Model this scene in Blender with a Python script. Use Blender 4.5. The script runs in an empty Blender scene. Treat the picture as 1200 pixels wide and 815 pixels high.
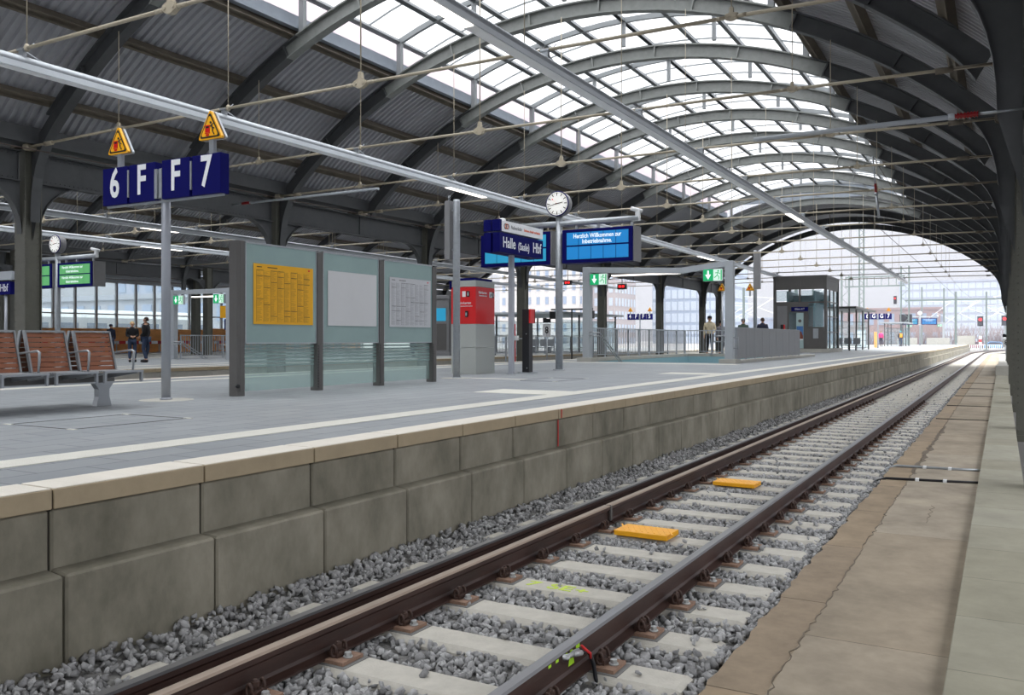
import bpy, bmesh, math, random
from math import sin, cos, tan, pi, radians, sqrt, atan2
from mathutils import Vector, Matrix, noise
random.seed(7)
C = bpy.context.scene.collection
scene = bpy.context.scene

# ------------------------------------------------------------ camera, sky, exposure
EYE = 0.791                                   # eye height above the platform paving (z = 0)
YAW = math.degrees(math.atan(574.5 / 1020.0))
cam_d = bpy.data.cameras.new('camera')
cam = bpy.data.objects.new('camera', cam_d); C.objects.link(cam)
cam.location = (0, 0, EYE); cam.rotation_euler = (radians(90), 0, radians(YAW))
cam_d.sensor_width = 36.0; cam_d.lens = 36.0 * 1020.0 / 1200.0
cam_d.shift_y = -(407.5 - 398.0) / 1200.0
cam_d.clip_start = 0.05; cam_d.clip_end = 2000
scene.camera = cam

SKY_ZENITH = 4.6
w = bpy.data.worlds.new('overcast'); scene.world = w; w.use_nodes = True
nt = w.node_tree; nt.nodes.clear()
out = nt.nodes.new('ShaderNodeOutputWorld'); bg = nt.nodes.new('ShaderNodeBackground')
tc = nt.nodes.new('ShaderNodeTexCoord'); sx = nt.nodes.new('ShaderNodeSeparateXYZ'); rp = nt.nodes.new('ShaderNodeValToRGB')
nt.links.new(tc.outputs['Generated'], sx.inputs[0]); nt.links.new(sx.outputs['Z'], rp.inputs[0])
e = rp.color_ramp.elements
e[0].position = 0.0; e[0].color = (0.108, 0.111, 0.121, 1)
e[1].position = 1.0; e[1].color = (0.98, 0.99, 1.0, 1)
m_ = e.new(0.16); m_.color = (0.126, 0.129, 0.139, 1)
m2_ = e.new(0.5); m2_.color = (0.75, 0.76, 0.79, 1)
nt.links.new(rp.outputs[0], bg.inputs[0]); bg.inputs[1].default_value = SKY_ZENITH
nt.links.new(bg.outputs[0], out.inputs[0])

sun_d = bpy.data.lights.new('overcast_sun', 'SUN'); sun_d.energy = 1.6; sun_d.angle = radians(70)
sun_d.color = (1.0, 0.99, 0.97)
sun = bpy.data.objects.new('overcast_sun', sun_d); C.objects.link(sun)
sun.rotation_euler = (radians(12), radians(8), 0)

vs = scene.view_settings
vs.view_transform = 'Standard'; vs.look = 'None'; vs.gamma = 1.0; vs.use_curve_mapping = False
vs.exposure = 0.0

# ------------------------------------------------------------ materials
MATS = {}
def srgb(r, g, b):
    f = lambda c: (c / 255) / 12.92 if c / 255 <= 0.04045 else ((c / 255 + 0.055) / 1.055) ** 2.4
    return (f(r), f(g), f(b), 1)

def mat(name, col, rough=0.6, metal=0.0, var=0.0, scale=3.0, bump=0.0, bscale=30.0, col2=None, stretch=(1, 1, 1), spec=0.5, island=0.0):
    if name in MATS: return MATS[name]
    m = bpy.data.materials.new(name); m.use_nodes = True; MATS[name] = m
    t = m.node_tree; b = t.nodes['Principled BSDF']
    b.inputs['Base Color'].default_value = col; b.inputs['Roughness'].default_value = rough
    b.inputs['Metallic'].default_value = metal; b.inputs['Specular IOR Level'].default_value = spec
    co = t.nodes.new('ShaderNodeTexCoord'); mp = t.nodes.new('ShaderNodeMapping'); mp.inputs['Scale'].default_value = stretch
    t.links.new(co.outputs['Object'], mp.inputs[0])
    last = None
    if var > 0 or col2:
        n = t.nodes.new('ShaderNodeTexNoise'); n.inputs['Scale'].default_value = scale; n.inputs['Detail'].default_value = 6; n.inputs['Roughness'].default_value = 0.65
        t.links.new(mp.outputs[0], n.inputs['Vector'])
        r = t.nodes.new('ShaderNodeValToRGB')
        r.color_ramp.elements[0].position = 0.3; r.color_ramp.elements[1].position = 0.7
        c2 = col2 if col2 else tuple(min(1, c * (1 + var)) for c in col[:3]) + (1,)
        c1 = col if col2 else tuple(c * (1 - var) for c in col[:3]) + (1,)
        r.color_ramp.elements[0].color = c1; r.color_ramp.elements[1].color = c2
        t.links.new(n.outputs['Fac'], r.inputs[0]); last = r.outputs[0]
        t.links.new(last, b.inputs['Base Color'])
    if island > 0:
        ge = t.nodes.new('ShaderNodeNewGeometry'); mr = t.nodes.new('ShaderNodeMapRange')
        mr.inputs['To Min'].default_value = 1 - island; mr.inputs['To Max'].default_value = 1 + island
        t.links.new(ge.outputs['Random Per Island'], mr.inputs['Value'])
        mx = t.nodes.new('ShaderNodeVectorMath'); mx.operation = 'SCALE'
        if last: t.links.new(last, mx.inputs[0])
        else: mx.inputs[0].default_value = col[:3]
        t.links.new(mr.outputs[0], mx.inputs['Scale']); t.links.new(mx.outputs[0], b.inputs['Base Color'])
    if bump > 0:
        n2 = t.nodes.new('ShaderNodeTexNoise'); n2.inputs['Scale'].default_value = bscale; n2.inputs['Detail'].default_value = 5
        t.links.new(mp.outputs[0], n2.inputs['Vector'])
        bp = t.nodes.new('ShaderNodeBump'); bp.inputs['Strength'].default_value = bump; bp.inputs['Distance'].default_value = 0.01
        t.links.new(n2.outputs['Fac'], bp.inputs['Height']); t.links.new(bp.outputs[0], b.inputs['Normal'])
    return m

def emis(name, col, strength):
    if name in MATS: return MATS[name]
    m = bpy.data.materials.new(name); m.use_nodes = True; MATS[name] = m
    b = m.node_tree.nodes['Principled BSDF']
    b.inputs['Base Color'].default_value = tuple(c * 0.3 for c in col[:3]) + (1,)
    b.inputs['Emission Color'].default_value = col; b.inputs['Emission Strength'].default_value = strength
    b.inputs['Roughness'].default_value = 0.4
    return m

def translucent_glass(name, tint, clear, tcol=(1, 1, 1, 1)):
    m = bpy.data.materials.new(name); m.use_nodes = True; MATS[name] = m
    t = m.node_tree; t.nodes.clear()
    o = t.nodes.new('ShaderNodeOutputMaterial'); a = t.nodes.new('ShaderNodeBsdfTransparent'); a.inputs[0].default_value = tcol
    b = t.nodes.new('ShaderNodeBsdfTranslucent'); b.inputs[0].default_value = tint
    d = t.nodes.new('ShaderNodeBsdfDiffuse'); d.inputs[0].default_value = tint
    g_ = t.nodes.new('ShaderNodeBsdfGlossy'); g_.inputs['Roughness'].default_value = 0.05
    m1 = t.nodes.new('ShaderNodeMixShader'); m1.inputs[0].default_value = 0.35
    t.links.new(b.outputs[0], m1.inputs[1]); t.links.new(d.outputs[0], m1.inputs[2])
    m2 = t.nodes.new('ShaderNodeMixShader'); m2.inputs[0].default_value = clear
    t.links.new(m1.outputs[0], m2.inputs[1]); t.links.new(a.outputs[0], m2.inputs[2])
    m3 = t.nodes.new('ShaderNodeMixShader'); m3.inputs[0].default_value = 0.05
    t.links.new(m2.outputs[0], m3.inputs[1]); t.links.new(g_.outputs[0], m3.inputs[2])
    t.links.new(m3.outputs[0], o.inputs[0])
    return m

def node_mat(name):
    m = bpy.data.materials.new(name); m.use_nodes = True; MATS[name] = m
    return m, m.node_tree, m.node_tree.nodes['Principled BSDF']

def brick_mat(name, c1, c2, mortar, bw, bh, msize, rough=0.7, rot=(0, 0, 0), offset=0.5, stain=0.25, sscale=0.8, bump=0.3, vec='Object', loc=(0, 0, 0)):
    m, t, b = node_mat(name)
    co = t.nodes.new('ShaderNodeTexCoord'); mp = t.nodes.new('ShaderNodeMapping'); mp.inputs['Rotation'].default_value = rot; mp.inputs['Location'].default_value = loc
    t.links.new(co.outputs[vec], mp.inputs[0])
    br = t.nodes.new('ShaderNodeTexBrick'); br.offset = offset; br.inputs['Scale'].default_value = 1.0
    br.inputs['Color1'].default_value = c1; br.inputs['Color2'].default_value = c2; br.inputs['Mortar'].default_value = mortar
    br.inputs['Brick Width'].default_value = bw; br.inputs['Row Height'].default_value = bh; br.inputs['Mortar Size'].default_value = msize
    br.inputs['Mortar Smooth'].default_value = 0.2
    t.links.new(mp.outputs[0], br.inputs['Vector'])
    n = t.nodes.new('ShaderNodeTexNoise'); n.inputs['Scale'].default_value = sscale; n.inputs['Detail'].default_value = 8; n.inputs['Roughness'].default_value = 0.7
    t.links.new(mp.outputs[0], n.inputs['Vector'])
    mr = t.nodes.new('ShaderNodeMapRange'); mr.inputs['From Min'].default_value = 0.3; mr.inputs['From Max'].default_value = 0.7
    mr.inputs['To Min'].default_value = 1 - stain; mr.inputs['To Max'].default_value = 1 + stain * 0.6
    t.links.new(n.outputs['Fac'], mr.inputs['Value'])
    sc = t.nodes.new('ShaderNodeVectorMath'); sc.operation = 'SCALE'
    t.links.new(br.outputs['Color'], sc.inputs[0]); t.links.new(mr.outputs[0], sc.inputs['Scale'])
    t.links.new(sc.outputs[0], b.inputs['Base Color']); b.inputs['Roughness'].default_value = rough
    bp = t.nodes.new('ShaderNodeBump'); bp.inputs['Strength'].default_value = bump; bp.inputs['Distance'].default_value = 0.004; bp.invert = True
    t.links.new(br.outputs['Fac'], bp.inputs['Height']); t.links.new(bp.outputs[0], b.inputs['Normal'])
    return m

M = {}
M['paving'] = brick_mat('grey_platform_paving', srgb(146, 150, 153), srgb(136, 141, 145), srgb(92, 94, 98), 0.62, 0.31, 0.006, 0.55, rot=(0, 0, pi / 2), stain=0.14, sscale=0.5)
M['coping'] = mat('pale_coping_concrete', srgb(180, 164, 136), 0.75, var=0.08, scale=4, bump=0.15, bscale=60)
M['joint'] = mat('dark_joint', srgb(52, 48, 42), 0.9)
M['tactile'] = mat('white_tactile_slab', srgb(214, 212, 202), 0.7, var=0.04, scale=8, bump=0.9, bscale=110)
M['sleeper'] = mat('sleeper_concrete', srgb(190, 186, 176), 0.85, var=0.10, scale=9, bump=0.25, bscale=80)
M['ballast'] = mat('ballast_stone', srgb(158, 158, 158), 0.85, var=0.22, scale=14, bump=0.5, bscale=60, island=0.38)
M['ballast_bed'] = mat('ballast_bed_gravel', srgb(88, 87, 86), 0.95, col2=srgb(150, 149, 146), scale=26, bump=1.0, bscale=24)
M['rust'] = mat('rust_brown_rail', srgb(58, 38, 32), 0.55, var=0.35, scale=10, bump=0.2, bscale=40, stretch=(1, 0.15, 1))
M['rail_head'] = mat('bright_rail_head', srgb(128, 128, 130), 0.33, metal=0.9, var=0.12, scale=30, stretch=(1, 0.02, 1))
M['rail_dull'] = mat('dull_rusty_rail_head', srgb(150, 134, 120), 0.6, var=0.15, scale=18, stretch=(1, 0.1, 1))
M['rust_plate'] = mat('orange_rust_plate', srgb(140, 112, 94), 0.8, var=0.25, scale=30)
M['clip'] = mat('dark_rust_clip', srgb(66, 46, 38), 0.6, var=0.3, scale=40)
M['bolt'] = mat('zinc_bolt', srgb(178, 180, 180), 0.4, metal=0.6)
M['pad'] = mat('grey_rubber_pad', srgb(120, 120, 118), 0.8)
M['yellow'] = mat('yellow_plastic', srgb(248, 176, 22), 0.45, var=0.05, scale=20)
M['rib'] = mat('dark_grey_painted_iron', srgb(74, 76, 78), 0.6, var=0.12, scale=3, bump=0.1, bscale=20)
M['column'] = mat('olive_grey_painted_iron', srgb(90, 90, 82), 0.6, var=0.12, scale=4, bump=0.1, bscale=30)
M['purlin'] = mat('brown_grey_purlin', srgb(104, 96, 84), 0.7, var=0.15, scale=3)
M['sheet'] = mat('corrugated_roof_sheet', srgb(166, 167, 172), 0.6, var=0.06, scale=1.5)
M['lantern_frame'] = mat('grey_lantern_steel', srgb(132, 136, 138), 0.5, var=0.06)
M['flash'] = mat('blue_grey_flashing', srgb(138, 146, 156), 0.5, var=0.1, scale=2)
M['rod'] = mat('cream_tie_rod', srgb(172, 162, 142), 0.5, var=0.06, scale=8)
M['galv'] = mat('galvanised_steel', srgb(170, 175, 180), 0.38, metal=0.55, var=0.10, scale=14)
M['pole'] = mat('silver_painted_pole', srgb(170, 174, 182), 0.35, metal=0.4)
M['lightgrey'] = mat('light_grey_paint', srgb(168, 174, 180), 0.5, var=0.03)
M['darkgrey'] = mat('dark_grey_paint', srgb(92, 90, 88), 0.5, var=0.05)
M['midgrey'] = mat('mid_grey_paint', srgb(128, 128, 130), 0.5, var=0.05)
M['black'] = mat('black_plastic', srgb(24, 25, 30), 0.4)
M['blue'] = mat('dark_blue_enamel', srgb(6, 8, 88), 0.6, spec=0.12)
M['white'] = mat('white_enamel', srgb(238, 240, 242), 0.4)
M['red'] = mat('signal_red', srgb(214, 16, 22), 0.3)
M['warn'] = mat('warning_yellow', srgb(250, 180, 12), 0.4)
M['wood'] = mat('reddish_bench_wood', srgb(128, 78, 54), 0.5, var=0.22, scale=5, stretch=(4, 1, 6), bump=0.1)
M['ply'] = mat('orange_plywood', srgb(244, 170, 98), 0.7, var=0.16, scale=1.2, stretch=(1, 1, 3))
M['bench_metal'] = mat('bench_aluminium', srgb(160, 164, 168), 0.35, metal=0.55)
M['teal_paint'] = mat('teal_wall_tiles', srgb(138, 176, 186), 0.5, var=0.04)
M['concrete'] = mat('pale_concrete', srgb(176, 174, 166), 0.8, var=0.10, scale=2.5, bump=0.15)
M['ground'] = mat('light_ground', srgb(150, 148, 150), 0.9, var=0.10, scale=0.3)
M['screen_blue'] = emis('screen_blue', srgb(24, 134, 208), 0.75)
M['screen_cyan'] = emis('screen_cyan', srgb(44, 160, 204), 0.7)
M['screen_green'] = emis('screen_green', srgb(96, 176, 110), 0.75)
M['text_lit'] = emis('lit_white_text', srgb(240, 250, 255), 1.0)
M['exit_green'] = emis('exit_green', srgb(20, 178, 110), 0.8)
M['exit_white'] = emis('exit_white', srgb(214, 242, 228), 0.9)
M['lamp'] = emis('lit_lamp_tube', srgb(255, 246, 236), 3.0)
M['red_light'] = emis('red_signal_light', srgb(255, 40, 40), 1.6)
M['poster_yellow'] = mat('yellow_timetable_paper', srgb(232, 172, 30), 0.6, var=0.05, scale=3)
M['poster_grey'] = mat('grey_timetable_paper', srgb(196, 198, 202), 0.6, var=0.04, scale=3)
M['print'] = mat('dark_print', srgb(70, 60, 40), 0.7)
M['print_soft'] = mat('soft_print', srgb(168, 126, 40), 0.7)
M['print_grey'] = mat('grey_print', srgb(150, 152, 158), 0.7)
M['panel_glass'] = mat('teal_frosted_panel', srgb(140, 164, 162), 0.25, var=0.04, scale=2)
M['skylight'] = translucent_glass('frosted_skylight_glass', (0.93, 0.94, 0.95, 1), 0.42, (0.93, 0.94, 0.95, 1))
M['clere'] = translucent_glass('pinkish_clerestory_panel', (0.93, 0.86, 0.88, 1), 0.35, (0.96, 0.90, 0.92, 1))
M['clear'] = translucent_glass('clear_glass_pane', (0.75, 0.85, 0.88, 1), 0.88, (0.90, 0.95, 0.96, 1))
M['etched'] = translucent_glass('etched_glass_pane', (0.62, 0.74, 0.72, 1), 0.72, (0.84, 0.93, 0.91, 1))
M['skin'] = mat('skin', srgb(205, 158, 132), 0.55)
M['green_spray'] = mat('lime_spray_paint', srgb(170, 220, 40), 0.6)
M['green_chalk'] = mat('faded_lime_marking', srgb(196, 216, 84), 0.8)
M['red_paint'] = mat('red_marking', srgb(200, 40, 40), 0.7)

# ------------------------------------------------------------ geometry helpers
class MB:
    def __init__(s): s.v = []; s.f = []; s.m = []; s.sm = []
    def add(s, vs_, fs, mi=0, smooth=False):
        o = len(s.v); s.v += [tuple(p) for p in vs_]
        for f in fs: s.f.append(tuple(i + o for i in f)); s.m.append(mi); s.sm.append(smooth)
        return s
    def box(s, x0, x1, y0, y1, z0, z1, mi=0, rz=0, rx=0, ry=0, piv=None):
        P = [(x, y, z) for z in (z0, z1) for y in (y0, y1) for x in (x0, x1)]
        if rz or rx or ry:
            c_ = Vector(piv) if piv else Vector(((x0 + x1) / 2, (y0 + y1) / 2, (z0 + z1) / 2))
            R = Matrix.Rotation(rz, 3, 'Z') @ Matrix.Rotation(ry, 3, 'Y') @ Matrix.Rotation(rx, 3, 'X')
            P = [tuple(R @ (Vector(p) - c_) + c_) for p in P]
        return s.add(P, [(0, 2, 3, 1), (4, 5, 7, 6), (0, 1, 5, 4), (2, 6, 7, 3), (0, 4, 6, 2), (1, 3, 7, 5)], mi)
    def tube(s, p0, p1, r, n=10, mi=0, r1=None, cap=True, smooth=True):
        p0 = Vector(p0); p1 = Vector(p1); r1 = r if r1 is None else r1
        d = (p1 - p0).normalized(); a = d.orthogonal().normalized(); b = d.cross(a)
        V = []
        for p, rr in ((p0, r), (p1, r1)):
            for i in range(n):
                t = 2 * pi * i / n; V.append(p + a * (rr * cos(t)) + b * (rr * sin(t)))
        F = [(i, (i + 1) % n, n + (i + 1) % n, n + i) for i in range(n)]
        s.add(V, F, mi, smooth)
        if cap:
            o = len(s.v) - 2 * n
            s.f.append(tuple(o + i for i in reversed(range(n)))); s.m.append(mi); s.sm.append(False)
            s.f.append(tuple(o + n + i for i in range(n))); s.m.append(mi); s.sm.append(False)
        return s
    def path(s, pts, r, n=8, mi=0, closed=False):
        pts = [Vector(p) for p in pts]; N = len(pts); V = []; up = None
        for i, p in enumerate(pts):
            if closed: d = pts[(i + 1) % N] - pts[i - 1]
            else: d = pts[min(i + 1, N - 1)] - pts[max(i - 1, 0)]
            d.normalize()
            if up is None: up = d.orthogonal().normalized()
            up = (up - d * up.dot(d)).normalized(); b = d.cross(up)
            rr = r[i] if isinstance(r, (list, tuple)) else r
            for k in range(n):
                t = 2 * pi * k / n; V.append(p + up * (rr * cos(t)) + b * (rr * sin(t)))
        F = []
        for i in range(N if closed else N - 1):
            j = (i + 1) % N
            for k in range(n): F.append((i * n + k, i * n + (k + 1) % n, j * n + (k + 1) % n, j * n + k))
        if not closed:
            F.append(tuple(reversed(range(n)))); F.append(tuple((N - 1) * n + k for k in range(n)))
        return s.add(V, F, mi, True)
    def prism(s, poly, axis, a, b, mi=0):
        n = len(poly)
        def P(u, v, w_): return {'x': (w_, u, v), 'y': (u, w_, v), 'z': (u, v, w_)}[axis]
        V = [P(u, v, a) for u, v in poly] + [P(u, v, b) for u, v in poly]
        F = [tuple(range(n)), tuple(reversed(range(n, 2 * n)))] + [(i, i + n, (i + 1) % n + n, (i + 1) % n) for i in range(n)]
        return s.add(V, F, mi)
    def lathe(s, prof, n=20, mi=0, c=(0, 0, 0), smooth=True):
        V = []; 
        for r, z in prof:
            for i in range(n):
                t = 2 * pi * i / n; V.append((c[0] + r * cos(t), c[1] + r * sin(t), c[2] + z))
        F = [(j * n + i, j * n + (i + 1) % n, (j + 1) * n + (i + 1) % n, (j + 1) * n + i) for j in range(len(prof) - 1) for i in range(n)]
        F.append(tuple(reversed(range(n)))); F.append(tuple((len(prof) - 1) * n + i for i in range(n)))
        return s.add(V, F, mi, smooth)
    def mesh(s, name, mats, fix=True):
        me = bpy.data.meshes.new(name); me.from_pydata(s.v, [], s.f)
        for m in (mats if isinstance(mats, (list, tuple)) else [mats]): me.materials.append(M[m] if isinstance(m, str) else m)
        me.polygons.foreach_set('material_index', s.m); me.polygons.foreach_set('use_smooth', s.sm)
        if fix:
            bm = bmesh.new(); bm.from_mesh(me); bmesh.ops.recalc_face_normals(bm, faces=bm.faces); bm.to_mesh(me); bm.free()
        me.update(); return me
    def build(s, name, mats, parent=None, loc=None, rz=0, bevel=0, fix=True):
        o = bpy.data.objects.new(name, s.mesh(name, mats, fix)); C.objects.link(o)
        if parent: o.parent = parent
        if loc: o.location = loc
        if rz: o.rotation_euler = (0, 0, rz)
        if bevel:
            b = o.modifiers.new('bevel', 'BEVEL'); b.width = bevel; b.segments = 2; b.limit_method = 'ANGLE'
        return o

def tag(o, label, cat, group=None, kind=None):
    o['label'] = label; o['category'] = cat
    if group: o['group'] = group
    if kind: o['kind'] = kind
    return o
def thing(name, label, cat, loc=(0, 0, 0), rz=0, group=None):
    o = bpy.data.objects.new(name, None); C.objects.link(o); o.empty_display_size = 0.2
    o.location = loc; o.rotation_euler = (0, 0, rz); return tag(o, label, cat, group)
def struct(o, label=None):
    o['kind'] = 'structure'
    if label: o['label'] = label
    return o
def dup(root, loc=None, rz=None, label=None, group=None):
    r = root.copy(); C.objects.link(r)
    if loc is not None: r.location = loc
    if rz is not None: r.rotation_euler = (0, 0, rz)
    if label: r['label'] = label
    if group: r['group'] = group
    for ch in list(root.children):
        c = ch.copy(); C.objects.link(c); c.parent = r
        for g_ in list(ch.children):
            d = g_.copy(); C.objects.link(d); d.parent = c
    return r
ORD = ['first', 'second', 'third', 'fourth', 'fifth', 'sixth', 'seventh', 'eighth', 'ninth', 'tenth', 'eleventh', 'twelfth',
       'thirteenth', 'fourteenth', 'fifteenth', 'sixteenth', 'seventeenth', 'eighteenth', 'nineteenth', 'twentieth']

def text_obj(name, body, size, loc, rot, mt, parent=None, ext=0.003, sxx=1.0, align='CENTER', bold=0.0):
    cu = bpy.data.curves.new(name, 'FONT'); cu.body = body; cu.size = size; cu.extrude = ext; cu.align_x = align; cu.align_y = 'CENTER'
    cu.offset = bold; cu.resolution_u = 3
    tmp = bpy.data.objects.new(name + '_tmp', cu); C.objects.link(tmp)
    bpy.context.view_layer.update()
    me = bpy.data.meshes.new_from_object(tmp.evaluated_get(bpy.context.evaluated_depsgraph_get()))
    bpy.data.objects.remove(tmp); bpy.data.curves.remove(cu)
    me.materials.clear(); me.materials.append(M[mt]); me.name = name
    for v in me.vertices: v.co.x *= sxx
    o = bpy.data.objects.new(name, me); C.objects.link(o)
    o.location = loc; o.rotation_euler = rot
    if parent: o.parent = parent
    return o
RY = (radians(90), 0, 0)              # lettering that faces -Y
RX = (radians(90), 0, radians(90))    # lettering that faces +X

# ============================================================ THE SETTING
PX0, PX1 = -14.95, -4.357                      # the platform's two edges
Y0, Y1 = -16.0, 150.0
HX0, HX1, HY0, HY1 = -12.75, -7.95, 28.6, 39.4  # stair opening in the paving
b = MB()
zt = 0.0
for x0, x1, y0, y1 in [(PX0 + .3, PX1 - .307, Y0, HY0), (PX0 + .3, PX1 - .307, HY1, Y1), (PX0 + .3, HX0, HY0, HY1), (HX1, PX1 - .307, HY0, HY1)]:
    b.box(x0, x1, y0, y1, -0.12, zt)
struct(b.build('floor', 'paving'))
# coping stones with joints (one metre long blocks)
M['copingtop'] = mat('ribbed_coping_top', srgb(226, 220, 208), 0.75, var=0.04, scale=6, bump=0.6, bscale=90, stretch=(.2, 1, 1))
b = MB()
def coping_run(b, xa, xb, y0, y1):
    y = y0
    while y < y1:
        yy = min(y + 1.0, y1)
        b.box(xa, xb, y + .006, yy - .006, -0.105, 0.0)
        b.box(xa + .004, xb - .006, y + .010, yy - .010, -.001, 0.006, 2)
        y += 1.0
    b.box(xa + .015, xb - .015, y0, y1, -0.10, -0.004, 1)
coping_run(b, -4.664, -4.357, -15.19, 149.8)
o = struct(b.build('trim_1', ['coping', 'joint', 'copingtop'])); o.name = 'trim_1'
bv = o.modifiers.new('bevel', 'BEVEL'); bv.width = .008; bv.segments = 1; bv.limit_method = 'ANGLE'
b = MB(); coping_run(b, PX0, PX0 + .3, -15.19, 149.8); struct(b.build('trim_2', ['coping', 'joint', 'copingtop']))
# platform face: upper course set back, sloped ledge, lower course
M['wallblock'] = mat('platform_wall_concrete', srgb(110, 107, 93), 0.85, col2=srgb(168, 162, 146), scale=1.7, bump=0.35, bscale=25, stretch=(1, 1, 0.6))
def wall_run(b, sgn, xu, xl, y0, y1):
    y = y0
    while y < y1:
        yy = min(y + 1.0, y1)
        ga, gb = y + .007, yy - .007
        b.box(min(xu, xu - sgn * .3), max(xu, xu - sgn * .3), ga, gb, -0.46, -0.112)
        prof = [(xu - sgn * .3, -0.46), (xu, -0.425), (xl, -0.440), (xl, -1.3), (xu - sgn * .3, -1.3)]
        b.prism(prof, 'y', ga, gb)
        y += 1.0
    b.box(min(xu - sgn * .02, xu - sgn * .3), max(xu - sgn * .02, xu - sgn * .3), y0, y1, -1.3, -0.101, 1)
b = MB(); wall_run(b, 1, -4.385, -4.255, -15.19, 149.8)
o = struct(b.build('wall_platform', ['wallblock', 'joint']))
bv = o.modifiers.new('bevel', 'BEVEL'); bv.width = .012; bv.segments = 1; bv.limit_method = 'ANGLE'
b = MB(); wall_run(b, -1, PX0 + .03, PX0 - .1, -15.19, 149.8); struct(b.build('wall_platform_rear', ['wallblock', 'joint']))
# red joint mark on the wall
b = MB(); b.box(-4.356, -4.352, 8.865, 8.885, -0.10, 0.0); b.box(-4.383, -4.378, 8.83, 8.85, -0.42, -0.12)
tag(b.build('paint_mark', 'red_paint'), 'red paint mark down a joint in the platform edge', 'paint mark')
# tactile strips
def slabs(b, x0, x1, y0, y1): b.box(x0, x1, y0, y1, -0.01, 0.004)
b = MB(); slabs(b, -5.655, -5.33, -15, 140)
for ya in (11.05, 19.1):
    slabs(b, -6.9, -5.655, ya, ya + .92)
struct(b.build('trim_3', 'tactile'))
b = MB(); slabs(b, -13.95, -13.62, -15, 140); struct(b.build('trim_4', 'tactile'))
# pale slab round the stair head
b = MB()
slabs(b, -13.6, -7.2, 26.9, 27.5); slabs(b, -9.55, -8.2, 15.0, 15.2)
struct(b.build('trim_5', 'tactile'))
# stairwell
b = MB(); b.box(HX0 - .02, HX0 + .02, HY0, HY1, -3.6, 0.0); b.box(HX0, HX1, HY1 - .02, HY1 + .02, -3.6, 0.0); b.box(HX1 - .02, HX1 + .02, HY0, HY1, -3.6, 0.0)
struct(b.build('wall_stairwell', 'teal_paint'))
b = MB()
for i in range(20):
    b.box(HX0 + .02, HX1 - .02, HY0 + i * .34, HY0 + (i + 1) * .34 + .02, -3.6, -0.17 * (i + 1))
struct(b.build('floor_stairs', 'concrete'))
# kerb round the stair opening
b = MB(); b.box(HX0 - .35, HX0 - .02, HY0 - .3, HY1 + .3, 0, .13); b.box(HX1 + .02, HX1 + .4, HY0 - .3, HY1 + 2.6, 0, .10); b.box(HX0 - .02, HX1 + .02, HY1 + .02, HY1 + .3, 0, .13)
struct(b.build('trim_6', 'concrete', bevel=.01))
# recessed inspection cover frame in the paving
def cover(x0, x1, y0, y1, label):
    t = thing('inspection_cover', label, 'floor cover', ((x0 + x1) / 2, (y0 + y1) / 2, 0))
    dx, dy = (x1 - x0) / 2, (y1 - y0) / 2
    b = MB()
    for a in ((-dx, dx, -dy, -dy + .012), (-dx, dx, dy - .012, dy), (-dx, -dx + .012, -dy, dy), (dx - .012, dx, -dy, dy)): b.box(*a, -0.01, 0.003)
    b.build('frame', 'joint', t)
    for sx_ in (-1, 1):
        for sy_ in (-1, 1):
            b = MB(); b.box(sx_ * dx - .05, sx_ * dx + .05, sy_ * dy - .02, sy_ * dy + .02, 0.0, 0.005); b.build('corner_piece', 'tactile', t)
cover(-8.05, -7.1, 4.75, 6.0, 'paved inspection cover with pale corner pieces in front of the bench')
cover(-8.1, -7.3, 14.6, 16.0, 'paved inspection cover in the paving before the red ticket box')
cover(-9.8, -8.6, 6.85, 7.9, 'pale paving ring round the foot of the 6 F F 7 sign pole') if False else None
b = MB(); b.lathe([(.34, 0), (.34, .003), (.32, .004)], 24); tag(b.build('pole_collar', 'concrete', loc=(-9.51, 7.69, 0)), 'pale infill disc at the foot of the 6 F F 7 sign pole', 'paving disc')
b = MB(); b.lathe([(.32, 0), (.32, .003), (.30, .004)], 24); tag(b.build('pole_collar', 'concrete', loc=(-9.69, 14.9, 0)), 'pale infill disc at the foot of the tall galvanised pole', 'paving disc')

# track bed, walkway, kerb
b = MB(); b.box(-4.26, -1.0, -15, 260, -1.6, -.995); b.prism([(-4.26, -1.0), (-3.96, -1.0), (-4.1, -.96), (-4.26, -.93)], 'y', -15, 260)
struct(b.build('floor_trackbed', 'ballast_bed'))
M['walk'] = brick_mat('stained_walkway_slabs', srgb(154, 141, 122), srgb(164, 153, 136), srgb(104, 92, 76), 3.1, 5.0, 0.004, 0.85, rot=(0, 0, pi / 2), stain=0.34, sscale=1.6, loc=(.6, 1.5, 0))
M['walk2'] = brick_mat('brown_walkway_edge', srgb(156, 138, 114), srgb(146, 130, 110), srgb(96, 82, 64), 1.7, 5.0, 0.006, 0.9, rot=(0, 0, pi / 2), loc=(0, 2.0, 0), stain=0.28, sscale=3.0)
def ragged(b, x0, x1, y0, y1, z0, z1, jag):
    y = y0; V = []; pts = []
    while y < y1 + .01: pts.append((x0 + random.uniform(-jag, jag), y)); y += .12 if y < 20 else 1.0
    n = len(pts)
    V = [(x, y, z1) for x, y in pts] + [(x1, y, z1) for x, y in pts] + [(x, y, z0) for x, y in pts]
    F = [(i, i + 1, n + i + 1, n + i) for i in range(n - 1)] + [(i, 2 * n + i, 2 * n + i + 1, i + 1) for i in range(n - 1)]
    b.add(V, F)
b = MB(); ragged(b, -1.29, -1.0, -3, 120, -1.2, -.93, .02); struct(b.build('floor_walkway_edge', 'walk2'))
b = MB(); b.box(-1.0, -.2, -15, 120, -1.3, -.928); struct(b.build('floor_walkway', 'walk'))
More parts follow.
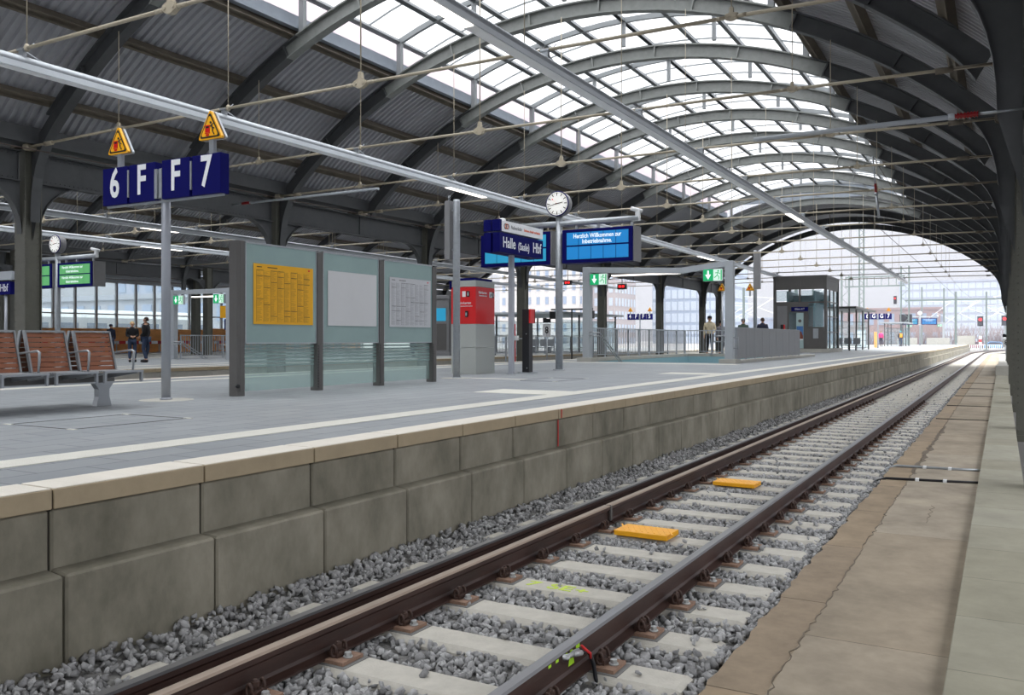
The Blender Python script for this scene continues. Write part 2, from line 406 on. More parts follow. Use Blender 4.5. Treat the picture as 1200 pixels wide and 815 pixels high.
def ribbon(pts, z, m, lab, cat):
    V = []; n = len(pts)
    for x, y, w_ in pts: V += [(x - w_, y, z), (x + w_, y, z), (x - w_, y, z - .004), (x + w_, y, z - .004)]
    F = []
    for i in range(n - 1):
        p = 4 * i; q = p + 4; F += [(p, p + 1, q + 1, q), (p, q, q + 2, p + 2), (p + 1, p + 3, q + 3, q + 1)]
    b = MB(); b.add(V, F); tag(b.build(cat.replace(' ', '_'), m, fix=False), lab, cat)
M['damp'] = mat('damp_brown_stain', srgb(104, 92, 76), 0.6, var=0.15, scale=8)
rr = random.Random(5); x_ = -1.0; P_ = []; y_ = 3.6
while y_ < 60:
    x_ = -1.0 + .02 * noise.noise(Vector((y_ * 1.3, 0, 0))) + .012 * rr.uniform(-1, 1); P_.append((x_ + .008 * rr.uniform(-1, 1), y_, rr.uniform(.0008, .006))); y_ += .06
ribbon(P_, -.9255, 'damp', 'long ragged crack between the brown edge and the walkway slabs', 'crack')
ribbon([(-.99 + .03 * rr.uniform(-1, 1), 12.2 + k * .2, (.02 + .07 * abs(noise.noise(Vector((k * .37, 3, 0)))) * (1 if 2 < k < 32 else .2))) for k in range(36)], -.9262, 'damp', 'dark damp stain along the walkway crack behind the cables', 'stain')
ribbon([(-.62 + .02 * sin(k * 2.9), 9.0 + k * .12, .002) for k in range(9)], -.926, 'damp', 'short thin crack in the walkway in front of the black cable', 'crack')
M['kerb'] = brick_mat('greenish_kerb_blocks', srgb(146, 142, 124), srgb(158, 155, 140), srgb(104, 102, 90), 0.98, 5.0, 0.004, 0.85, rot=(0, 0, pi / 2), loc=(0, 1.5, 0), offset=0, stain=0.18, sscale=2.2)
b = MB(); b.box(-.245, .215, -15, 46, -1.6, -.87); struct(b.build('trim_7', 'kerb', bevel=.006))
b = MB(); b.box(-.27, .42, 46, 52, -1.6, -.60); b.box(-.27, .42, 46.0, 48, -.6, -.43); b.box(-.2, .42, 52, 95, -1.6, -.62); struct(b.build('trim_8', 'concrete', bevel=.01))
b = MB(); b.box(.215, 3.0, -15, 120, -2.2, -1.9); struct(b.build('floor_gap', 'darkgrey'))
# slot joints in the walkway, dark gaps
for i, y in enumerate((20.9, 25.2, 29.7, 34.2, 38.6)):
    b = MB(); b.box(-1.25, -.25, y, y + .05, -.93, -.915); struct(b.build('trim_%d' % (20 + i), 'joint'))
# neighbour track bed, next platforms and the ground round the hall
b = MB(); b.box(-22.5, -15.0, -16, 160, -1.6, -1.0); struct(b.build('floor_trackbed_rear', 'ballast_bed'))
NX = -22.5
b = MB(); b.box(-36.5, NX - .3, -16, 140, -.3, -.1); struct(b.build('floor_next_platform', 'paving'))
b = MB(); coping_run(b, NX - .3, NX, -10.19, 120)
o = struct(b.build('trim_9', ['coping', 'joint', 'copingtop'])); o.location.z = -.1
b = MB()
y = -10.0
while y < 100: b.box(NX - .28, NX - .04, y + .01, y + 1.99, -1.3, -.2); y += 2
struct(b.build('wall_next_platform', 'concrete'))
b = MB()
for xa in (-24.0, -25.6, -35.4): b.box(xa, xa + .4, -10, 120, -.1, -.095)
struct(b.build('trim_10', 'tactile'))
b = MB(); b.box(-80, -36.5, -16, 300, -1.2, -.11); b.box(-36.5, -22.5, 140, 300, -1.2, -.4); b.box(-22.5, 150, 150, 420, -1.4, -1.1); b.box(-300, -80, -16, 420, -1.3, -.2); b.box(-80, -22.5, 300, 420, -1.3, -.3); b.box(.5, 150, 120, 150, -1.4, -1.05)
struct(b.build('floor_ground', 'ground'))
b = MB()
for xa in (-38.2, -41.8, -45.0): b.box(xa, xa + .9, 0, 110, -.11, -.08)
struct(b.build('trim_11', 'concrete'))

# ---- hall roof
CXM = -9.15
COLY = [-3.6, 3.9, 11.36, 18.8, 26.3, 33.8, 42.6, 51.5, 60.3, 64.4]
RIBY = [-14.8, -11, -7.3, -3.6, .15, 3.9, 7.63, 11.36, 15.09, 18.8, 22.55, 26.3, 30.05, 33.8, 38.2, 42.6, 47.0, 51.5, 55.9, 60.3, 64.4]
YEND = 64.7
class Nave:
    def __init__(s, cx, half, apex, R, lant, ties=4.93):
        s.cx, s.half, s.apex, s.R, s.lant, s.ties = cx, half, apex, R, lant, ties
    def z(s, x, off=0):
        r = s.R + off; return s.apex - s.R + sqrt(max(r * r - x * x, .01))
    def pt(s, a, off=0):
        r = s.R + off; return (s.cx + r * sin(a), s.apex - s.R + r * cos(a))
    def ang(s, x, off=0): return math.asin(x / (s.R + off))
N1 = Nave(CXM, 9.3, 8.45, 12.6, 5.1)
N2 = Nave(-29.5, 11.0, 9.0, 16.2, 5.1)

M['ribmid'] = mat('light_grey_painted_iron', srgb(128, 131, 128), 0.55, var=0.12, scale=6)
def rib_mesh(N, lw, full=True, light=True):
    b = MB(); half = N.half; colin = half - .2
    pairs = []
    xa = half - 1.0; a1 = N.ang(xa)
    k = 20
    inner = []; outer = []
    for i in range(k + 1):
        a = a1 * i / k; inner.append((N.R * sin(a), N.apex - N.R + N.R * cos(a)))
        ro = N.R + .36; outer.append((ro * sin(a), N.apex - N.R + ro * cos(a)))
    # knee down into the column
    px, pz = inner[-1]; sl = -tan(a1)
    c1 = (px + .55, pz + sl * .55); c2 = (colin, pz - 1.0); e2 = (colin, pz - 2.0)
    oz = outer[-1]
    for i in range(1, 9 if full else 4):
        t = i / 8
        q = [(1 - t) ** 3 * p + 3 * (1 - t) ** 2 * t * u + 3 * (1 - t) * t * t * v + t ** 3 * w_ for p, u, v, w_ in zip((px, pz), c1, c2, e2)]
        inner.append(tuple(q))
        xo = oz[0] + (half + .05 - oz[0]) * min(1, t * 1.6)
        zo = N.z(xo, .36) if t < .62 else N.z(half + .05, .36) - (t - .62) / .38 * 2.4
        outer.append((xo, zo))
    for s_ in (-1, 1):
        V = []; n = len(inner)
        for (xi, zi), (xo, zo) in zip(inner, outer):
            V += [(s_ * xi, -.015, zi), (s_ * xi, .015, zi), (s_ * xo, -.015, zo), (s_ * xo, .015, zo)]
        F = []
        for i in range(n - 1):
            p = 4 * i; q = p + 4
            F += [(p, q, q + 2, p + 2), (p + 1, p + 3, q + 3, q + 1)]
        b.add(V, F)
        for curve, off in ((inner, .018), (outer[:21], -.018)):
            V = []; n2 = len(curve)
            for (x, z) in curve: V += [(s_ * x, -lw, z), (s_ * x, lw, z), (s_ * x, -lw, z + off * 2), (s_ * x, lw, z + off * 2)]
            F = []
            for i in range(n2 - 1):
                p = 4 * i; q = p + 4
                F += [(p, p + 1, q + 1, q), (p + 2, q + 2, q + 3, p + 3), (p, q, q + 2, p + 2), (p + 1, p + 3, q + 3, q + 1)]
            b.add(V, F)
        # web stiffeners
        for i in range(2, 20, 5):
            (xi, zi), (xo, zo) = inner[i], outer[i]
            V = []
            d_ = .02
            for yy in (-lw * .8, lw * .8): V += [(s_ * (xi - d_), yy, zi), (s_ * (xi + d_), yy, zi), (s_ * (xo + d_), yy, zo), (s_ * (xo - d_), yy, zo)]
            b.add(V, [(0, 1, 2, 3), (7, 6, 5, 4), (0, 4, 5, 1), (3, 2, 6, 7), (0, 3, 7, 4), (1, 5, 6, 2)])
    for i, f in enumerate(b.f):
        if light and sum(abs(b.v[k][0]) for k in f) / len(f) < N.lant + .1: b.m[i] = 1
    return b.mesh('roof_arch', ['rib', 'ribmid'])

def lantern_arc_mesh(N):
    b = MB(); off = 1.12; xl = N.lant - .22
    a1 = N.ang(xl, off); n = 14
    V = []
    for i in range(n + 1):
        a = -a1 + 2 * a1 * i / n
        for o_ in (off, off + .14):
            x = (N.R + o_) * sin(a); z = N.apex - N.R + (N.R + o_) * cos(a)
            V += [(x, -.045, z), (x, .045, z)]
    F = []
    for i in range(n):
        p = 4 * i; q = p + 4
        F += [(p, q, q + 1, p + 1), (p + 2, p + 3, q + 3, q + 2), (p, p + 2, q + 2, q), (p + 1, q + 1, q + 3, p + 3)]
    b.add(V, F)
    for s_ in (-1, 1):
        x = s_ * xl; b.box(x - .07, x + .07, -.06, .06, N.z(xl, .34), N.z(xl, off + .1))
    for x in (-2.55, 0, 2.55): b.box(x - .05, x + .05, -.05, .05, N.z(x, .46), N.z(x, off + .05))
    return b.mesh('lantern_frame', 'lantern_frame')

def corr_sheet(N, side, xa, xb, y0, y1, per=0.19, amp=.028):
    b = MB(); off = .62; a0, a1 = N.ang(xa, off), N.ang(xb, off); na = 7
    ys = []; y = y0
    while y < y1:
        ys += [(y, 1), (y + per * .36, 1), (y + per * .5, -1), (y + per * .86, -1)]; y += per
    V = []; F = []; n = len(ys)
    for i in range(na + 1):
        a = a0 + (a1 - a0) * i / na
        for y, s_ in ys:
            r = N.R + off + s_ * amp
            V.append((N.cx + side * r * sin(a), y, N.apex - N.R + r * cos(a)))
    for i in range(na):
        for j in range(n - 1): F.append((i * n + j, i * n + j + 1, (i + 1) * n + j + 1, (i + 1) * n + j))
    b.add(V, F); return b.build('ceiling', 'sheet', fix=False)

def arc_purlin(N, x, y0, y1, h=.18, wd=.09, off=.36, m='purlin', name='roof_purlin'):
    a = N.ang(x, off); b = MB(); 
    P = []
    for (u, v) in ((-wd / 2, 0), (wd / 2, 0), (wd / 2, h), (-wd / 2, h)):
        r = N.R + off + v; P.append((N.cx + r * sin(a) + u * cos(a), N.apex - N.R + r * cos(a) - u * sin(a)))
    b.prism(P, 'y', y0, y1)
    # lower flange
    P = []
    for (u, v) in ((-wd, -.0), (wd, -.0), (wd, .02), (-wd, .02)):
        r = N.R + off + v; P.append((N.cx + r * sin(a) + u * cos(a), N.apex - N.R + r * cos(a) - u * sin(a)))
    b.prism(P, 'y', y0, y1)
    return b.build(name, m)

wn = [0]
def lantern(N, ribs, tagname):
    off = 1.30
    xs = [-5.1, -4.88, -3.7, -2.5, -1.25, 0, 1.25, 2.5, 3.7, 4.88, 5.1]
    for i in range(len(ribs) - 1):
        y0, y1 = ribs[i], ribs[i + 1]; b = MB()
        V = []; n = 12; a1 = N.ang(5.05, off)
        for k in range(n + 1):
            a = -a1 + 2 * a1 * k / n
            V += [(N.cx + (N.R + off) * sin(a), y0, N.apex - N.R + (N.R + off) * cos(a)), (N.cx + (N.R + off) * sin(a), y1, N.apex - N.R + (N.R + off) * cos(a))]
        b.add(V, [(2 * k, 2 * k + 2, 2 * k + 3, 2 * k + 1) for k in range(n)])
        wn[0] += 1
        g_ = struct(b.build('window_%d' % wn[0], 'skylight', fix=False))
        b = MB()
        for f in (.333, .667):
            yy = y0 + (y1 - y0) * f
            V = []
            for k in range(n + 1):
                a = -a1 + 2 * a1 * k / n
                for rr in (off - .05, off - .005):
                    x = N.cx + (N.R + rr) * sin(a); z = N.apex - N.R + (N.R + rr) * cos(a)
                    V += [(x, yy - .012, z), (x, yy + .012, z)]
            F = []
            for k in range(n):
                p = 4 * k; q = p + 4
                F += [(p, q, q + 1, p + 1), (p, p + 2, q + 2, q), (p + 1, q + 1, q + 3, p + 3)]
            b.add(V, F)
        b.build('glazing_bars', 'lantern_frame', g_)
    ya, yb = ribs[0], ribs[-1]
    for x in xs[1:-1]:
        o = arc_purlin(N, x, ya, yb, h=.12, wd=.07, off=1.14, m='lantern_frame', name='trim_1'); struct(o); o.name = 'trim_%d' % (40 + wn[0]); wn[0] += 1
    for s_ in (-1, 1):
        x = N.cx + s_ * 5.12; zb, zt_ = N.z(5.12, .56), N.z(5.05, off)
        b = MB(); b.box(min(x, x + s_ * .03), max(x, x + s_ * .03), ya, yb, zb + .02, zb + .34)
        b.box(min(x, x - s_ * .16), max(x, x - s_ * .16), ya, yb, zb - .03, zb + .03)
        struct(b.build('trim_%d' % (80 + wn[0]), 'flash')); wn[0] += 1
        b = MB(); b.box(x - .01, x + .01, ya, yb, zb + .34, zt_)
        struct(b.build('window_%d' % (200 + wn[0]), 'clere')); wn[0] += 1

def build_nave(N, ribs, cols, which, detail=True):
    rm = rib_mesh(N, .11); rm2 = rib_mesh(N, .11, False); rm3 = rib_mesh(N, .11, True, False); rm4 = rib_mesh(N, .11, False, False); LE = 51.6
    vis = [y for y in ribs if y >= 3]
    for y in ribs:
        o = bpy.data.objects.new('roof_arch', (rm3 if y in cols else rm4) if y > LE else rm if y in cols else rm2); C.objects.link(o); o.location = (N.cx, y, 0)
        i = vis.index(y) if y in vis else -1
        lab = ('%s curved iron roof arch of the %s, counting away from the camera' % (ORD[i], which)) if i >= 0 else 'curved iron roof arch over the camera in the %s, out of view' % which
        tag(o, lab, 'roof arch', 'curved roof arches of the ' + which)
    lm = lantern_arc_mesh(N)
    for y in [q for q in ribs if q < LE]:
        o = bpy.data.objects.new('skylight_frame', lm); C.objects.link(o); o.location = (N.cx, y, 0)
        i = vis.index(y) if y in vis else -1
        lab = ('%s grey upper frame carrying the glass roof of the %s, counting away' % (ORD[i], which)) if i >= 0 else 'grey upper frame of the glass roof in the %s behind the view' % which
        tag(o, lab, 'skylight frame', 'skylight frames of the ' + which)
    ya, yb = ribs[0], ribs[-1]
    lantern(N, [q for q in ribs if q < LE], which)
    b = MB(); b.box(N.cx - 5, N.cx + 5, 51.5, 51.6, N.apex + .3, N.apex + 1.35); struct(b.build('wall_skylight_end', 'flash'))
    for side in (-1, 1): struct(corr_sheet(N, side, 0, N.lant, 51.5, YEND))
    for side in (-1, 1):
        struct(corr_sheet(N, side, N.lant, N.half + .1, ya, YEND))
        xs = [N.half - .95, (N.half - .95 + N.lant) / 2, N.lant + .02] if N.half < 10 else [N.half - .95, N.half - 2.7, N.half - 4.4, N.lant + .02]
        nm = ['lowest', 'middle', 'highest'] if len(xs) == 3 else ['lowest', 'lower middle', 'upper middle', 'highest']
        for x, q in zip(xs, nm):
            o = arc_purlin(N, side * x, ya, yb, h=.22)
            tag(o, '%s brown lengthwise beam under the %s slope of the %s roof' % (q, 'left' if side < 0 else 'right', which), 'roof beam')

build_nave(N1, RIBY, COLY, 'main hall')
RIB2 = [y for y in RIBY if y > 2]
build_nave(N2, RIB2, COLY, 'far left hall')  # this hall's skylight is unseen, added to let daylight in

# columns with brackets and girders along a row
def column_mesh(w_, top, riv):
    b = MB(); h = w_ / 2; t = .022
    b.box(-h, h, -h, -h + t, -1.1, top); b.box(-h, h, h - t, h, -1.1, top)
    b.box(-h + .05, -h + .05 + t, -h + t, h - t, -1.1, top); b.box(h - .05 - t, h - .05, -h + t, h - t, -1.1, top)
    b.box(-h - .03, h + .03, -h - .03, h + .03, -1.1, -.98)
    if riv:
        z = -.9
        while z < top - .1:
            for sx_ in (-h + .028, h - .028):
                for sy_ in (-1, 1):
                    b.tube((sx_, sy_ * h, z), (sx_, sy_ * (h + .010), z), .014, 6, r1=.006)
            for sy_ in (-h + .06, h - .06):
                for sx_ in (-1, 1):
                    b.tube((sx_ * (h - .05), sy_, z), (sx_ * (h - .04), sy_, z), .012, 6, r1=.006)
            z += .13
    return b.mesh('shaft', 'column')
def bracket_mesh(span, drop):
    b = MB()
    for s_ in (-1, 1):
        V = []; n = 10
        for i in range(n + 1):
            t = i / n * pi / 2
            y = s_ * (.2 + span * (1 - cos(t))); z = 4.22 - drop * (1 - sin(t))
            V += [(-.09, y, z), (.09, y, z), (-.09, y, z + .03), (.09, y, z + .03)]
        F = []
        for i in range(n):
            p = 4 * i; q = p + 4
            F += [(p, p + 1, q + 1, q), (p + 2, q + 2, q + 3, p + 3), (p, q, q + 2, p + 2), (p + 1, p + 3, q + 3, q + 1)]
        b.add(V, F)
        V = []
        for i in range(n + 1):
            t = i / n * pi / 2
            y = s_ * (.2 + span * (1 - cos(t))); z = 4.22 - drop * (1 - sin(t))
            for xx in (-.012, .012): V += [(xx, y, z), (xx, y, 4.24)]
        F = []
        for i in range(n):
            p = 4 * i; q = p + 4
            F += [(p, q, q + 1, p + 1), (p + 2, p + 3, q + 3, q + 2)]
        b.add(V, F)
    return b.mesh('bracket', 'rib')
cm_r = column_mesh(.38, 4.9, True); cm_p = column_mesh(.38, 4.9, False); br = bracket_mesh(1.1, 1.15)
def column_row(x, ys, nm, near_riv, dbl=False):
    vis = [y for y in ys if y > 3] if x < 0 else [y for y in ys if y > 12]
    for y in ys:
        i = vis.index(y) if y in vis else -1
        lab = '%s riveted iron column of the %s, counting away from the camera' % (ORD[i], nm) if i >= 0 else 'riveted iron column of the %s beside or behind the camera' % nm
        t = thing('iron_column', lab, 'column', (x, y, 0), 0, 'iron columns of the ' + nm)
        for dx in ((-.5, .5) if dbl else (0,)):
            o = bpy.data.objects.new('shaft', cm_r if y < near_riv else cm_p); C.objects.link(o); o.parent = t; o.location.x = dx
            o = bpy.data.objects.new('bracket', br); C.objects.link(o); o.parent = t; o.location.x = dx
    gi = 0
    for ya, yb in zip(ys[:-1], ys[1:]):
        ya, yb = ya + .24, yb - .24; b = MB()
        b.box(x - .015, x + .015, ya, yb, 4.2, 4.86)
        for z0 in (4.2, 4.84): b.box(x - .12, x + .12, ya, yb, z0, z0 + .025)
        n_ = 2
        for k in range(n_ + 1):
            y = ya + (yb - ya - .02) * k / n_; b.box(x - .05, x + .05, y, y + .02, 4.22, 4.85)
        if near_riv > 0 and yb < 30 and ya > 2:
            y = ya + .05
            while y < yb:
                for z in (4.28, 4.79): b.tube((x + .012, y, z), (x + .03, y, z), .014, 6, r1=.006)
                y += .11
        lab = '%s bay of riveted plate girder on top of the %s, counting away' % (ORD[gi], nm) if yb > 12 else 'riveted plate girder bay of the %s beside the camera' % nm
        if yb > 12: gi += 1
        tag(b.build('plate_girder', 'rib'), lab, 'girder', 'plate girders of the ' + nm)
    b = MB(); b.box(x - .45, x + .45, ys[0], YEND, 4.98, 5.06); b.box(x - .42, x + .42, ys[0], YEND, 5.06, 5.34)
    struct(b.build('trim_%d' % (int(abs(x)) + 300), 'rib'))
column_row(-18.5, COLY, 'first column row left', 30)
column_row(.42, [COLY[0]] + COLY[1:], 'right column row', 30)
column_row(-40.5, [y for y in (12.5, 24.0, 35.2, 46.5, 57, 64.4)], 'far left column row', 0, True)

# tie rods with hangers
def tie_rods(N, ribs, which, segs=6):
    vis = [y for y in ribs if y > 7]
    half = N.half - .15
    for y in ribs:
        if y < 3: continue
        i = vis.index(y) if y in vis else -1
        t = thing('tie_rod', '%s cream tie rod across the %s, counting away from the camera' % (ORD[i], which) if i >= 0 else 'cream tie rod across the %s above the camera' % which, 'tie rod', (N.cx, y - .16, 0), 0, 'tie rods across the ' + which)
        P = [(-half, 0, 4.93)] + [(-half + 2 * half * k / segs, 0, 4.95 + .03 * sin(pi * k / segs)) for k in range(1, segs)] + [(half, 0, 4.93)]
        for k in range(segs):
            b = MB(); a, c_ = Vector(P[k]), Vector(P[k + 1]); b.tube(a, c_, .027, 8); b.build('rod', 'rod', t)
        for k in range(1, segs):
            x, _, z = P[k]
            big = (k == segs // 2)
            b = MB()
            if big or k in (1, segs - 1):
                s_ = .78 if big else .5
                b.prism([(x - .16 * s_, z - .03), (x - .05 * s_, z - .10 * s_), (x + .05 * s_, z - .10 * s_), (x + .16 * s_, z - .03), (x + .16 * s_, z + .04), (x + .05 * s_, z + .10 * s_), (x + .025, z + .24 * s_), (x - .025, z + .24 * s_), (x - .05 * s_, z + .10 * s_), (x - .16 * s_, z + .04)], 'y', -.05 * s_, .05 * s_)
                for dx in (-.1 * s_, .1 * s_): b.tube((x + dx, -.07 * s_, z), (x + dx, .07 * s_, z), .035 * s_, 8)
                for sg in (-1, 1): b.tube((x + sg * .15 * s_, 0, z), (x + sg * .38 * s_, 0, z), .042 * s_, 8, r1=.03)
            else: b.lathe([(.02, -.05), (.04, -.03), (.04, .03), (.02, .06)], 8, c=(x, 0, z))
            b.build('joint', 'rod', t)
            b = MB(); b.tube((x, 0, z), (x, 0, N.z(x, .02)), .012 if big else .008, 6); b.build('hanger', 'rod', t)
        for s_ in (-1, 1):
            b = MB(); b.tube((s_ * (half - .9), 0, 4.93), (s_ * (half - .65), 0, 4.93), .05, 8); b.tube((s_ * (half - .65), -.03, 4.93), (s_ * (half - .1), -.03, 4.93), .015, 6); b.tube((s_ * (half - .65), .03, 4.93), (s_ * (half - .1), .03, 4.93), .015, 6)
            b.tube((s_ * (half - .05), -.08, 4.93), (s_ * (half - .05), .2, 4.93), .08, 10); b.build('turnbuckle', 'purlin' if s_ > 0 else 'rod', t)
tie_rods(N1, RIBY, 'main hall')
tie_rods(N2, RIB2, 'far left hall')

# light troughs hung along the hall
def light_trough(x, z, y0, y1, ribs, lit, label):
    t = thing('light_trough', label, 'light', (x, y0, z)); L = y1 - y0
    b = MB(); b.tube((0, 0, 0), (0, L, 0), .075, 14); b.build('pipe', 'galv', t)
    b = MB(); b.prism([(-.10, -.13), (.10, -.13), (.075, -.04), (.05, -.02), (-.05, -.02), (-.075, -.04)], 'y', .02, L - .02); b.build('housing', 'lightgrey', t)
    b = MB(); b.box(-.085, .085, .05, L - .05, -.136, -.13); b.build('diffuser', 'white', t)
    for a, c_ in lit:
        b = MB(); b.box(-.08, .08, a - y0, c_ - y0, -.15, -.137); b.build('lit_tube', 'lamp', t)
    for y in ribs:
        if not (y0 < y - .16 < y1): continue
        b = MB(); yy = y - .16 - y0; top = 4.95 - z
        b.box(-.05, .05, yy - .03, yy + .03, .06, top); b.box(-.07, .07, yy - .05, yy + .05, top, top + .03)
        b.tube((0, yy + .03, top), (0, yy + .28, .07), .012, 6); b.tube((.04, yy, top), (.12, yy + .1, top + .12), .008, 5); b.build('clamp', 'galv', t)
light_trough(-12.3, 4.80, -12, 60, RIBY, [(18.5, 20.3), (39.5, 41.8)], 'long silver light trough hung on the left, over the sign panels')
light_trough(-5.75, 4.80, -12, 66, RIBY, [(7.2, 9.1), (27.5, 29.6)], 'long silver light trough hung in the middle under the skylight')
light_trough(-26.0, 4.80, 2, 64, RIB2, [(20, 21.5), (44, 46)], 'nearer of the two silver light troughs in the left hall')
light_trough(-31.2, 4.80, 2, 64, RIB2, [(24, 26)], 'farther of the two silver light troughs in the left hall')
# third hall far left: flat dark roof on beams
b = MB(); b.box(-57, -40.9, -4, 66, 6.1, 6.25); struct(b.build('ceiling', 'sheet'))
for i, y in enumerate(RIB2[::2]):
    b = MB(); b.box(-56, -41, y - .08, y + .08, 5.35, 6.1); b.box(-56, -41, y - .14, y + .14, 5.3, 5.35)
    tag(b.build('roof_beam', 'midgrey'), '%s grey cross beam of the flat roof far left, counting away' % ORD[i], 'roof beam', 'cross beams of the flat roof')
for i, x in enumerate((-42.6, -46.4, -50.2, -54)):
    b = MB(); b.tube((x, 2, 4.9), (x, 62, 4.9), .06, 8); b.box(x - .08, x + .08, 2, 62, 4.76, 4.84)
    tag(b.build('light_trough', 'lightgrey'), '%s light trough under the flat roof far left, from the right' % ORD[i], 'light', 'light troughs under the flat roof')
# roof edge beyond the right column row
b = MB(); b.box(.5, 5.0, -15, 66, 5.3, 5.5); struct(b.build('ceiling', 'sheet'))
# glass wall far left
b = MB(); b.box(-56.05, -56.0, 5, 66, 1.3, 4.9); struct(b.build('window_600', 'clear'))
b = MB(); y = 5.3; k = 0
while y < 66:
    b.box(-56.1, -55.9, y - .06, y + .06, -.1, 5.3); y += 1.62
for z in (1.3, 2.6, 4.9): b.box(-56.06, -55.94, 5, 66, z - .04, z + .04)
b.box(-56.2, -55.8, 5, 66, 4.95, 5.6)
o = b.build('window_frame', 'midgrey', bpy.data.objects['window_600'])

# ============================================================ THE TRACK
TX = -2.685
# centre line: straight, then a curve to the right
def centre(s_):                         # distance along -> (x, y, heading)
    S0, R = 112.0, 240.0
    if s_ <= S0: return (TX, s_, 0.0)
    a = (s_ - S0) / R
    return (TX + R * (1 - cos(a)), S0 + R * sin(a), -a)
def offs(s_, dx):
    x, y, h = centre(s_); return (x + dx * cos(h), y + dx * sin(h), h)
RAILP = [(-.0625, 0), (.0625, 0), (.0625, .010), (.018, .026), (.009, .042), (.009, .112), (.020, .126), (.036, .134), (.036, .160), (.026, .171), (-.026, .171), (-.036, .160), (-.036, .134), (-.020, .126), (-.009, .112), (-.009, .042), (-.018, .026), (-.0625, .010)]
def rail(dx, s0, s1, headmat, label, name='running_rail', zt=-.76):
    ss = [s0]; 
    while ss[-1] < s1: ss.append(min(s1, ss[-1] + (110 if ss[-1] < 1 else 6)))
    ss = sorted(set([s0] + [s for s in [112 + 4 * k for k in range(0, 40)] if s0 < s < s1] + [s1]))
    b = MB(); n = len(RAILP); V = []
    for s_ in ss:
        for u, v in RAILP:
            x, y, h = offs(s_, dx + u); V.append((x, y, zt - .171 + v))
    F = []; mi = []
    b.v = V
    for i in range(len(ss) - 1):
        for k in range(n):
            b.f.append((i * n + k, i * n + (k + 1) % n, (i + 1) * n + (k + 1) % n, (i + 1) * n + k)); b.m.append(1 if k in (8, 9, 10) else 0); b.sm.append(False)
    b.f.append(tuple(range(n))); b.m.append(0); b.sm.append(False)
    b.f.append(tuple(reversed(range((len(ss) - 1) * n, len(ss) * n)))); b.m.append(0); b.sm.append(False)
    return tag(b.build(name, ['rust', headmat]), label, 'rail')
r_right = rail(.7535, -4, 170, 'rail_head', 'right running rail of the near track with bright shiny head')
rail(-.7535, -4, 170, 'rail_head', 'left running rail of the near track, next to the platform')
rail(-.535, -4, 7.53, 'rail_dull', 'dull guard rail inside the left running rail, section nearest the camera', 'guard_rail')
rail(-.535, 7.55, 170, 'rail_dull', 'dull guard rail inside the left running rail, beyond the joint', 'guard_rail')
rail(-13.2, -4, 140, 'rail_dull', 'near rail of the sunken track behind the platform')
rail(-14.65, -4, 140, 'rail_dull', 'far rail of the sunken track behind the platform')
# rail joint bracket
b = MB(); b.box(-3.19, -3.18, 7.52, 7.56, -.90, -.765); tag(b.build('joint_bracket', 'darkgrey'), 'small grey bracket at the joint of the guard rail', 'bracket')

# sleepers
def sleeper_mesh():
    b = MB(); L = 1.3
    prof = [(-.15, -.20), (.15, -.20), (.14, -.035), (.105, 0), (-.105, 0), (-.14, -.035)]
    xs = [(-L, .0), (-L + .03, .0), (L - .03, 0), (L, 0)]
    V = []
    for i, (x, dz) in enumerate(xs):
        k = .94 if i in (0, 3) else 1
        for u, v in prof: V.append((x, u * k, v - (.012 if (i in (0, 3) and v > -.1) else 0)))
    n = 6; F = []
    for i in range(3):
        for k in range(n): F.append((i * n + k, i * n + (k + 1) % n, (i + 1) * n + (k + 1) % n, (i + 1) * n + k))
    F += [tuple(reversed(range(n))), tuple(range(3 * n, 4 * n))]
    b.add(V, F); return b.mesh('beam', 'sleeper')
def plate_mesh():
    b = MB(); b.box(.03, .185, -.085, .085, .004, .024); me = b.mesh('base_plate', 'rust_plate'); return me
def pad_mesh():
    b = MB(); b.box(.0, .21, -.105, .105, 0, .005); return b.mesh('pad', 'pad')
def bolt_mesh():
    b = MB(); b.tube((.15, 0, .024), (.15, 0, .032), .026, 12); b.tube((.15, 0, .032), (.15, 0, .052), .019, 6, smooth=False); return b.mesh('bolt', 'bolt')
def clip_mesh():
    b = MB()
    for s_ in (-1, 1):
        pts = []
        for i in range(13):
            t = i / 12 * 2 * pi * .9 - .6
            pts.append((.088 + .026 * cos(t) * .6, s_ * (.040 + .008 * i / 12), .058 + .030 * sin(t)))
        pts = [(.050, s_ * .018, .036)] + pts + [(.115, s_ * .012, .05)]
        b.path(pts, .0085, 6)
    b.path([(.05, -.03, .034), (.046, 0, .04), (.05, .03, .034)], .009, 6)
    b.tube((.082, 0, .02), (.082, 0, .098), .010, 8); b.tube((.082, 0, .062), (.082, 0, .088), .021, 6, smooth=False)
    b.box(.045, .115, -.045, .045, .024, .05)
    return b.mesh('spring_clip', 'clip')
sm = sleeper_mesh(); plm = plate_mesh(); pdm = pad_mesh(); bom = bolt_mesh(); clm = clip_mesh()
SY0 = 5.46 - 6 * .603
def sub(name, me, parent, x, flip=False, z=0.0):
    o = bpy.data.objects.new(name, me); C.objects.link(o); o.parent = parent; o.location = (x, 0, z)
    if flip: o.rotation_euler = (0, 0, pi)
    return o
special = {6: 'concrete sleeper with faded lime green lettering', 9: 'concrete sleeper carrying the nearer yellow box', 14: 'concrete sleeper carrying the farther yellow box'}
k = 0; s_ = SY0 - .603 * 2
